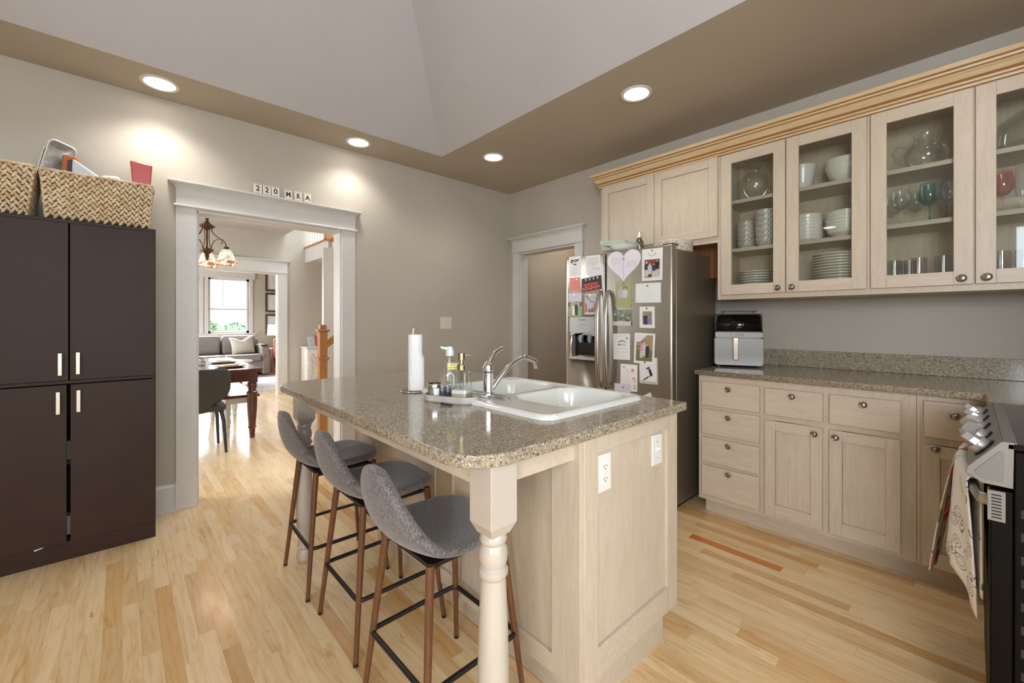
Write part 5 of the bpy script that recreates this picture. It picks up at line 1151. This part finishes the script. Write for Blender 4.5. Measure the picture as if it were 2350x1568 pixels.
# ------------------------------------------------------------------ dining room
dt = thing('dining_table', 'dark cherry dining table with turned legs in the next room', 'table', (.62, 6.2, 0))
DX0, DX1, DY0, DY1 = .03, 1.134, 5.25, 7.15
G().box((DX0, DY0, .735), (DX1, DY1, .76)).build('table_top', M['cherry'], dt, bevel=.006, seg=3)
G().box((DX0 + .015, DY0 + .015, .718), (DX1 - .015, DY1 - .015, .735)).build('moulding', M['cherry'], dt, bevel=.004)
for a, b_ in (((DX0 + .06, DY0 + .055), (DX1 - .06, DY0 + .08)), ((DX0 + .06, DY1 - .08), (DX1 - .06, DY1 - .055)), ((DX0 + .055, DY0 + .06), (DX0 + .08, DY1 - .06)), ((DX1 - .08, DY0 + .06), (DX1 - .055, DY1 - .06))):
    G().box((*a, .62), (*b_, .718)).build('apron', M['cherry'], dt)
for x in (DX0 + .085, DX1 - .085):
    for y in (DY0 + .085, DY1 - .085):
        g = G().box((x - .045, y - .045, .605), (x + .045, y + .045, .718)); g.lathe([(.024, 0), (.032, .10), (.033, .105), (.042, .115), (.040, .125), (.034, .13), (.046, .30), (.050, .42), (.046, .47), (.052, .485), (.052, .50), (.040, .51), (.036, .53), (.046, .56), (.048, .585), (.040, .605)], (x, y, 0), 26)
        g.build('leg', M['cherry'], dt, bevel=.002)
bn = thing('bench', 'white bench with dark seat tucked under the dining table', 'bench', (.95, 6.0, 0))
G().box((.79, 5.46, .425), (1.15, 6.62, .455)).build('bench_seat', M['cherry'], bn, bevel=.004)
G().box((.83, 5.50, .36), (1.11, 6.58, .425)).build('apron', M['trimw'], bn)
for x in (.85, 1.09):
    for y in (5.52, 6.56):
        G().box((x - .03, y - .03, .30), (x + .03, y + .03, .36)).lathe([(.020, 0), (.024, .05), (.030, .06), (.022, .075), (.034, .16), (.026, .22), (.034, .24), (.030, .30)], (x, y, 0), 20).build('leg', M['trimw'], bn)
ch = thing('dining_chair', 'dark grey upholstered dining chair with metal legs seen from behind', 'chair', (.52, 5.05, 0))
def cb2(u, v):
    a = (v - .5) * 2; t = u
    z = .40 + .42 * t; hw = .15 + .115 * sm(t * 2.0) + .01 * t; hw = min(hw, .27); hw *= math.sqrt(max(.05, 1 - max(0, (t - .86) / .14) ** 2 * .35)); hw *= (.72 + .28 * sm((t) / .35))
    return (.52 + hw * a, 4.90 - .05 * t + .10 * a * a * (1 - .3 * t) , z)
G().grid(cb2, 12, 11).build('backrest', M['leather'], ch, solid=.035, soff=0, sub=2, ang=180)
G().prism(rr(.28, 4.92, .76, 5.34, .08, 5), .40, .46, 'z').build('seat', M['leather'], ch, bevel=.02, seg=3)
for x, y, dx, dy in ((.33, 4.96, -.03, -.06), (.715, 4.96, .03, -.06), (.33, 5.28, -.03, .04), (.71, 5.28, .03, .04)):
    G().tube([(x - dx, y + (.05 if y < 5 else -.05), .41), (x, y, .39), (x + dx * .5, y + dy * .4, .30), (x + dx, y + dy, 0)], [.018, .018, .016, .012], 12).build('leg', M['blackleg'], ch)
def plateset(x, y, lb, r=.15):
    pr = [(.0001, 0), (r * .7, 0), (r, .010), (r, .014), (r * .7, .006), (.0001, .005)]
    for k, (s_, m_, nm) in enumerate(((1.0, simple('charger_%d' % int(x * 100), (150, 110, 90), .5), 'woven charger'), (.88, M['dish'], 'dinner plate'), (.66, simple('stoneware_%d' % int(x * 100), (196, 188, 168), .5), 'small stoneware plate'))):
        o = G().lathe([(a * s_, b) for a, b in pr], (x, y, .7605 + .0075 * k), 36).build(nm.replace(' ', '_'), m_, origin=(x, y, .76)); tag(o, '%s of the setting %s' % (nm, lb), 'plate')
plateset(.90, 5.63, 'nearest the dining table corner'); plateset(.92, 6.25, 'second along the right side of the dining table'); plateset(.45, 5.50, 'at the near end of the dining table')
wl = G()
for z in (.764, .80, .85):
    s_ = .10 if z < .84 else .07; wl.tube([(.60 - s_, 6.05 - s_, z), (.60 + s_, 6.05 - s_, z), (.60 + s_, 6.05 + s_, z), (.60 - s_, 6.05 + s_, z)], .003, 6, closed=True)
for sx in (-1, 0, 1):
    for sy in (-1, 1): wl.tube([(.60 + sx * .10, 6.05 + sy * .1, .764), (.60 + sx * .10, 6.05 + sy * .10, .80), (.60 + sx * .07, 6.05 + sy * .07, .85)], .0025, 6)
tag(wl.build('wire_centerpiece', M['black'], origin=(.6, 6.05, .76)), 'black wire centrepiece basket on the dining table', 'centrepiece')
# chandelier
CX, CYY = .695, 5.75
chd = thing('chandelier', 'bronze chandelier with stained glass bell shades over the dining table', 'chandelier', (CX, CYY, 2.8))
bz = simple('bronze', (98, 70, 44), .4, .7)
G().lathe([(.004, 2.43), (.014, 2.425), (.018, 2.405), (.012, 2.395), (.030, 2.36), (.068, 2.335), (.078, 2.325), (.072, 2.318), (.030, 2.30), (.010, 2.28), (.008, 2.10), (.013, 2.09), (.030, 2.08), (.062, 2.07), (.058, 2.05), (.030, 2.03), (.018, 2.01), (.024, 2.0), (.020, 1.985), (.012, 1.97), (.014, 1.96), (.0001, 1.945)], (CX, CYY, 0), 26).build('body', bz, chd)
for k in range(10):
    T = Matrix.Translation((CX, CYY, 2.445 + .036 * k)) @ Matrix.Rotation(R(90 * (k % 2) + 20), 4, 'Z')
    G(T).tube([(.011 * math.cos(a), 0, .022 * math.sin(a)) for a in [2 * math.pi * i / 14 for i in range(14)]], .0028, 6, closed=True).build('chain_link', bz, chd)
G().lathe([(.065, 2.80), (.06, 2.785), (.02, 2.775)], (CX, CYY, 0), 24).build('canopy', bz, chd)
sh0 = None
for k in range(3):
    a = R(-38 + 120 * k + 0); dx, dy = math.cos(a), math.sin(a)
    def q(r, z): return (CX + dx * r, CYY + dy * r, z)
    arm = G().tube([q(.045, 2.325), q(.050, 2.28), q(.075, 2.235), (q(.12, 2.20)), q(.165, 2.175), q(.195, 2.14), q(.205, 2.09)], .006, 8)
    arm.tube([q(.045, 2.07), q(.05, 2.12), q(.075, 2.165), q(.11, 2.185), q(.145, 2.18), q(.165, 2.155), q(.155, 2.135), q(.138, 2.14)], .0045, 8); arm.tube([q(.03, 2.32), q(.02, 2.2), q(.035, 2.08)], .004, 6)
    arm = arm.build('arm', bz, chd)
    G().lathe([(.012, 2.105), (.022, 2.10), (.026, 2.08), (.034, 2.065)], q(.205, 0), 20).build('shade_holder', bz, arm)
    c = q(.205, 2.072)
    sp = G().lathe([(.030, 0), (.045, -.012), (.062, -.045), (.078, -.095), (.092, -.135), (.112, -.168)], c, 32, cap=False).build('glass_shade', M['shade'], None, solid=.003, origin=c)
    off = Vector((CX, CYY, 2.8)); sp.parent = arm; sp.location = Vector(c) - off
    L = bpy.data.lights.new('bulb', 'POINT'); L.energy = 6; L.color = (1, .85, .65); L.shadow_soft_size = .03; o = bpy.data.objects.new('bulb_light', L); COL.objects.link(o); o.location = (c[0], c[1], c[2] - .10)

# rustic cabinet by the stairs
rc = thing('rustic_cabinet', 'small distressed white cabinet with X door beside the newel post', 'cabinet', (2.52, 7.96, 0))
RXa, RXb, RY0, RY1 = 2.36, 2.72, 7.78, 8.135
G().box((RXa, RY0, 0), (RXb, RY1, .80)).build('body', simple('distressed_white', (220, 216, 208), .7, var=.05, sc=20), rc, bevel=.003)
G().box((RXa - .02, RY0 - .02, .80), (RXb + .02, RY1, .83)).build('top', M['trimw'], rc, bevel=.003)
g = G(); y = RY0 - .012; g.box((RXa + .02, y, .06), (RXa + .06, RY0, .76)).box((RXb - .06, y, .06), (RXb - .02, RY0, .76)).box((RXa + .06, y, .70), (RXb - .06, RY0, .76)).box((RXa + .06, y, .06), (RXb - .06, RY0, .12))
for s_ in (1, -1):
    x1, x2 = (RXa + .06, RXb - .06) if s_ > 0 else (RXb - .06, RXa + .06)
    g.prism([(x1 - .012, .12), (x1 + .012, .12), (x2 + .012, .70), (x2 - .012, .70)], y + .002, RY0, 'y')
dd = g.build('door', bpy.data.materials['distressed_white'], rc); G().ball((RXb - .05, y - .008, .42), .010).build('knob', M['black'], dd)
o = slabq('photo_frame', 'silver photo frame standing on the rustic cabinet', 'picture frame', [(2.40, 7.86, .8305), (2.52, 7.88, .8305), (2.52, 7.93, 1.00), (2.40, 7.91, 1.00)], .012, flat((190, 200, 196), .3))
o = G().box((2.545, 7.86, .8305), (2.585, 8.02, 1.02)).build('red_book', flat((176, 70, 80))); tag(o, 'red book standing beside the silver frame', 'book')
o = G().box((2.60, 7.88, .8305), (2.68, 8.0, 1.13)).build('white_box', flat((226, 224, 222))); tag(o, 'tall white box behind the newel post on the rustic cabinet', 'box')

# ------------------------------------------------------------------ living room
def rbx(a, b, name, mat, par, bv=.03): return G().box(a, b).build(name, mat, par, bevel=bv, seg=4)
so = thing('sofa', 'grey three seat sofa beneath the living room windows', 'sofa', (1.3, 11.9, 0))
SXa, SXb, SYa, SYb = .10, 2.62, 11.35, 12.35
rbx((SXa + .1, SYa + .04, .10), (SXb - .1, SYb, .34), 'base', M['soffa'], so)
for x0, x1 in ((SXa, SXa + .17), (SXb - .17, SXb)):
    G().prism([(SYa, .02), (SYa, .40), (SYa + .08, .50), (SYa + .14, .66), (SYa + .25, .70), (SYb, .72), (SYb, .02)], x0, x1, 'x').build('arm', M['soffa'], so, bevel=.03, seg=3)
rbx((SXa + .1, SYb - .22, .3), (SXb - .1, SYb, .84), 'back', M['soffa'], so)
w3 = (SXb - SXa - .36) / 3
for k in range(3):
    x = SXa + .18 + w3 * k
    rbx((x, SYa - .03, .34), (x + w3 - .01, SYb - .2, .50), 'seat_cushion', M['soffa'], so, .045); rbx((x + .01, SYb - .44, .50), (x + w3 - .02, SYb - .2, .93), 'back_cushion', M['soffa'], so, .06)
def pillow(u, v):
    a, b_ = (u - .5) * 2, (v - .5) * 2; return a, b_
g = G(Matrix.Translation((2.12, 11.80, .70)) @ Matrix.Rotation(R(-12), 4, 'X') @ Matrix.Rotation(R(-6), 4, 'Y'))
for s_ in (1, -1):
    g.grid(lambda u, v: ((u - .5) * .50 * (1 - .10 * (1 - abs(2 * v - 1) ** 3)), s_ * .085 * (max(0, (1 - abs(2 * u - 1) ** 2.4) * (1 - abs(2 * v - 1) ** 2.4)) ** .55), (v - .5) * .44 * (1 - .10 * (1 - abs(2 * u - 1) ** 3)) + (-.08 * (v ** 3) * math.exp(-((u - .5) / .22) ** 2))), 18, 18)
tag(g.build('throw_pillow', M['linen'], ang=180, origin=(2.12, 11.8, .7)), 'white linen throw pillow with sagging top on the grey sofa', 'pillow')
tag(rbx((2.56 - .12, 11.5, .7005), (2.60, 11.62, .715), 'coaster', flat((60, 56, 54)), None, .003), 'small dark coaster on the sofa arm', 'coaster')
ctb = thing('coffee_table', 'round pale coffee table in front of the grey sofa', 'table', (1.45, 10.1, 0))
G().lathe([(.0001, .44), (.52, .44), (.54, .455), (.54, .475), (.0001, .48)], (1.45, 10.1, 0), 48).build('table_top', flat((206, 200, 196), .15), ctb)
for k in range(4): a = R(45 + 90 * k); G().cyl((1.45 + .40 * math.cos(a), 10.1 + .40 * math.sin(a), .44), (1.45 + .40 * math.cos(a), 10.1 + .40 * math.sin(a), .0065), .025, 12).build('leg', simple('leg_red_%d' % k, (128, 70, 58), .4), ctb)
cz = .4805
o = G().lathe([(.0001, 0), (.07, 0), (.08, .005), (.085, .10), (.08, .10), (.072, .008), (.0001, .008)], (1.12, 9.95, cz), 24).build('candle_bowl', simple('amber_glass', (226, 120, 80), .2), origin=(1.12, 9.95, cz)); tag(o, 'orange red glass candle bowl on the coffee table', 'candle')
o = rbx((1.32, 9.75, cz), (1.62, 9.98, cz + .03), 'magazine_stack', flat((206, 204, 206)), None, .002); tag(o, 'flat white book lying on the coffee table', 'book')
o = G().lathe([(.0001, 0), (.05, 0), (.055, .03), (.03, .05), (.008, .06), (.012, .07), (.0001, .078)], (1.42, 10.25, cz), 20).build('covered_dish', M['dish'], origin=(1.42, 10.25, cz)); tag(o, 'small white covered dish on the coffee table', 'dish')
struct(G().box((.2, 8.75, .0005), (3.6, 11.2, .006)).build('rug', M['rug']))
bpy.data.objects['rug']['label'] = 'pale grey rug on the living room floor'; bpy.data.objects['rug']['category'] = 'rug'; del bpy.data.objects['rug']['kind']
sdt = thing('side_table', 'small white side table beside the sofa arm', 'table', (2.98, 12.1, 0))
G().box((2.76, 11.9, .56), (3.2, 12.3, .59)).build('table_top', M['trimw'], sdt, bevel=.003)
for x in (2.79, 3.17):
    for y in (11.93, 12.27): G().box((x - .018, y - .018, 0), (x + .018, y + .018, .56)).build('leg', M['trimw'], sdt)
lm = thing('table_lamp', 'table lamp with lit white drum shade behind the opening jamb', 'lamp', (2.90, 12.1, .59))
G().lathe([(.07, 0), (.07, .012), (.03, .02), (.03, .30), (.010, .31), (.010, .42)], (2.90, 12.1, .5905), 24).build('base', simple('lamp_bronze', (90, 66, 50), .4), lm)
G().lathe([(.19, .33), (.17, .60)], (2.90, 12.1, .5905), 36, cap=False).build('lamp_shade', emis('lit_shade', (255, 248, 236), 1.6), lm, solid=.003)
acr = thing('armchair', 'rust coloured armchair with lilac throw half hidden by the jamb', 'chair', (3.05, 11.1, 0))
rbx((2.72, 10.9, .12), (3.4, 11.5, .42), 'seat', flat((166, 84, 74), .9), acr, .04); rbx((2.72, 10.80, .2), (2.90, 11.5, .62), 'arm', flat((166, 84, 74), .9), acr, .04); rbx((2.72, 11.42, .3), (3.4, 11.6, .86), 'backrest', flat((166, 84, 74), .9), acr, .04)
rbx((2.70, 10.78, .18), (2.93, 11.0, .635), 'throw', flat((190, 176, 196), .9), acr, .04)
for x in (2.75, 3.32): G().box((x, 10.92, .0065), (x + .05, 10.97, .12)).build('foot', M['cherry'], acr)
for i, (z0, z1, lb) in enumerate(((2.08, 2.66, 'upper'), (1.52, 2.03, 'middle'), (.92, 1.46, 'lower'))):
    pf = thing('framed_print', '%s dark framed line drawing on the living room wall' % lb, 'picture', (3.05, YE, (z0 + z1) / 2), 'dark framed prints stacked beside the windows')
    x0, x1 = 2.80, 3.30
    G().box((x0, YE - .03, z0), (x0 + .045, YE, z1)).box((x1 - .045, YE - .03, z0), (x1, YE, z1)).box((x0 + .045, YE - .03, z0), (x1 - .045, YE, z0 + .045)).box((x0 + .045, YE - .03, z1 - .045), (x1 - .045, YE, z1)).build('frame', simple('frame_brown_%d' % i, (76, 62, 56), .4), pf)
    G().box((x0 + .045, YE - .012, z0 + .045), (x1 - .045, YE - .006, z1 - .045)).build('print', flat((226, 224, 220)), pf)
    zz = (z0 + z1) / 2; G().tube([(3.0 + .06 * math.cos(a * 1.3) * (a / 6), YE - .013, zz + .10 * math.sin(a) * (a / 6)) for a in [i_ * .4 for i_ in range(16)]], .002, 4).build('drawing', flat((150, 146, 142)), pf)
# bushes outside
def bush(x, y, r, h_, lb, seed):
    random.seed(seed); g = G()
    for _ in range(420):
        a = random.uniform(0, 2 * math.pi); e = random.uniform(0, math.pi / 2); rr_ = r * random.uniform(.75, 1.05)
        p = Vector((x + rr_ * math.cos(a) * math.cos(e), y + rr_ * math.sin(a) * math.cos(e), -.2 + h_ * math.sin(e) * random.uniform(.8, 1.02)))
        u = Vector((random.uniform(-1, 1), random.uniform(-1, 1), random.uniform(-1, 1))).normalized(); v = u.orthogonal().normalized(); s_ = random.uniform(.05, .10)
        g.add([p + u * s_, p + v * s_ * .6, p - u * s_, p - v * s_ * .6], [(0, 1, 2, 3)])
    g.ball((x, y, -.2), (r * .85, r * .85, h_ * .9), 12)
    tag(g.build('bush', M['shrub'], origin=(x, y, -.2)), lb, 'bush', 'bushes outside the living room window')
bush(2.2, 17.5, .7, 1.46, 'round bush at the left outside the right living room window', 3)
bush(3.6, 21, 1.6, 1.44, 'low wide hedge further off outside the living room window', 4)
bush(.6, 18, .9, 1.5, 'bush outside the left living room window', 5)
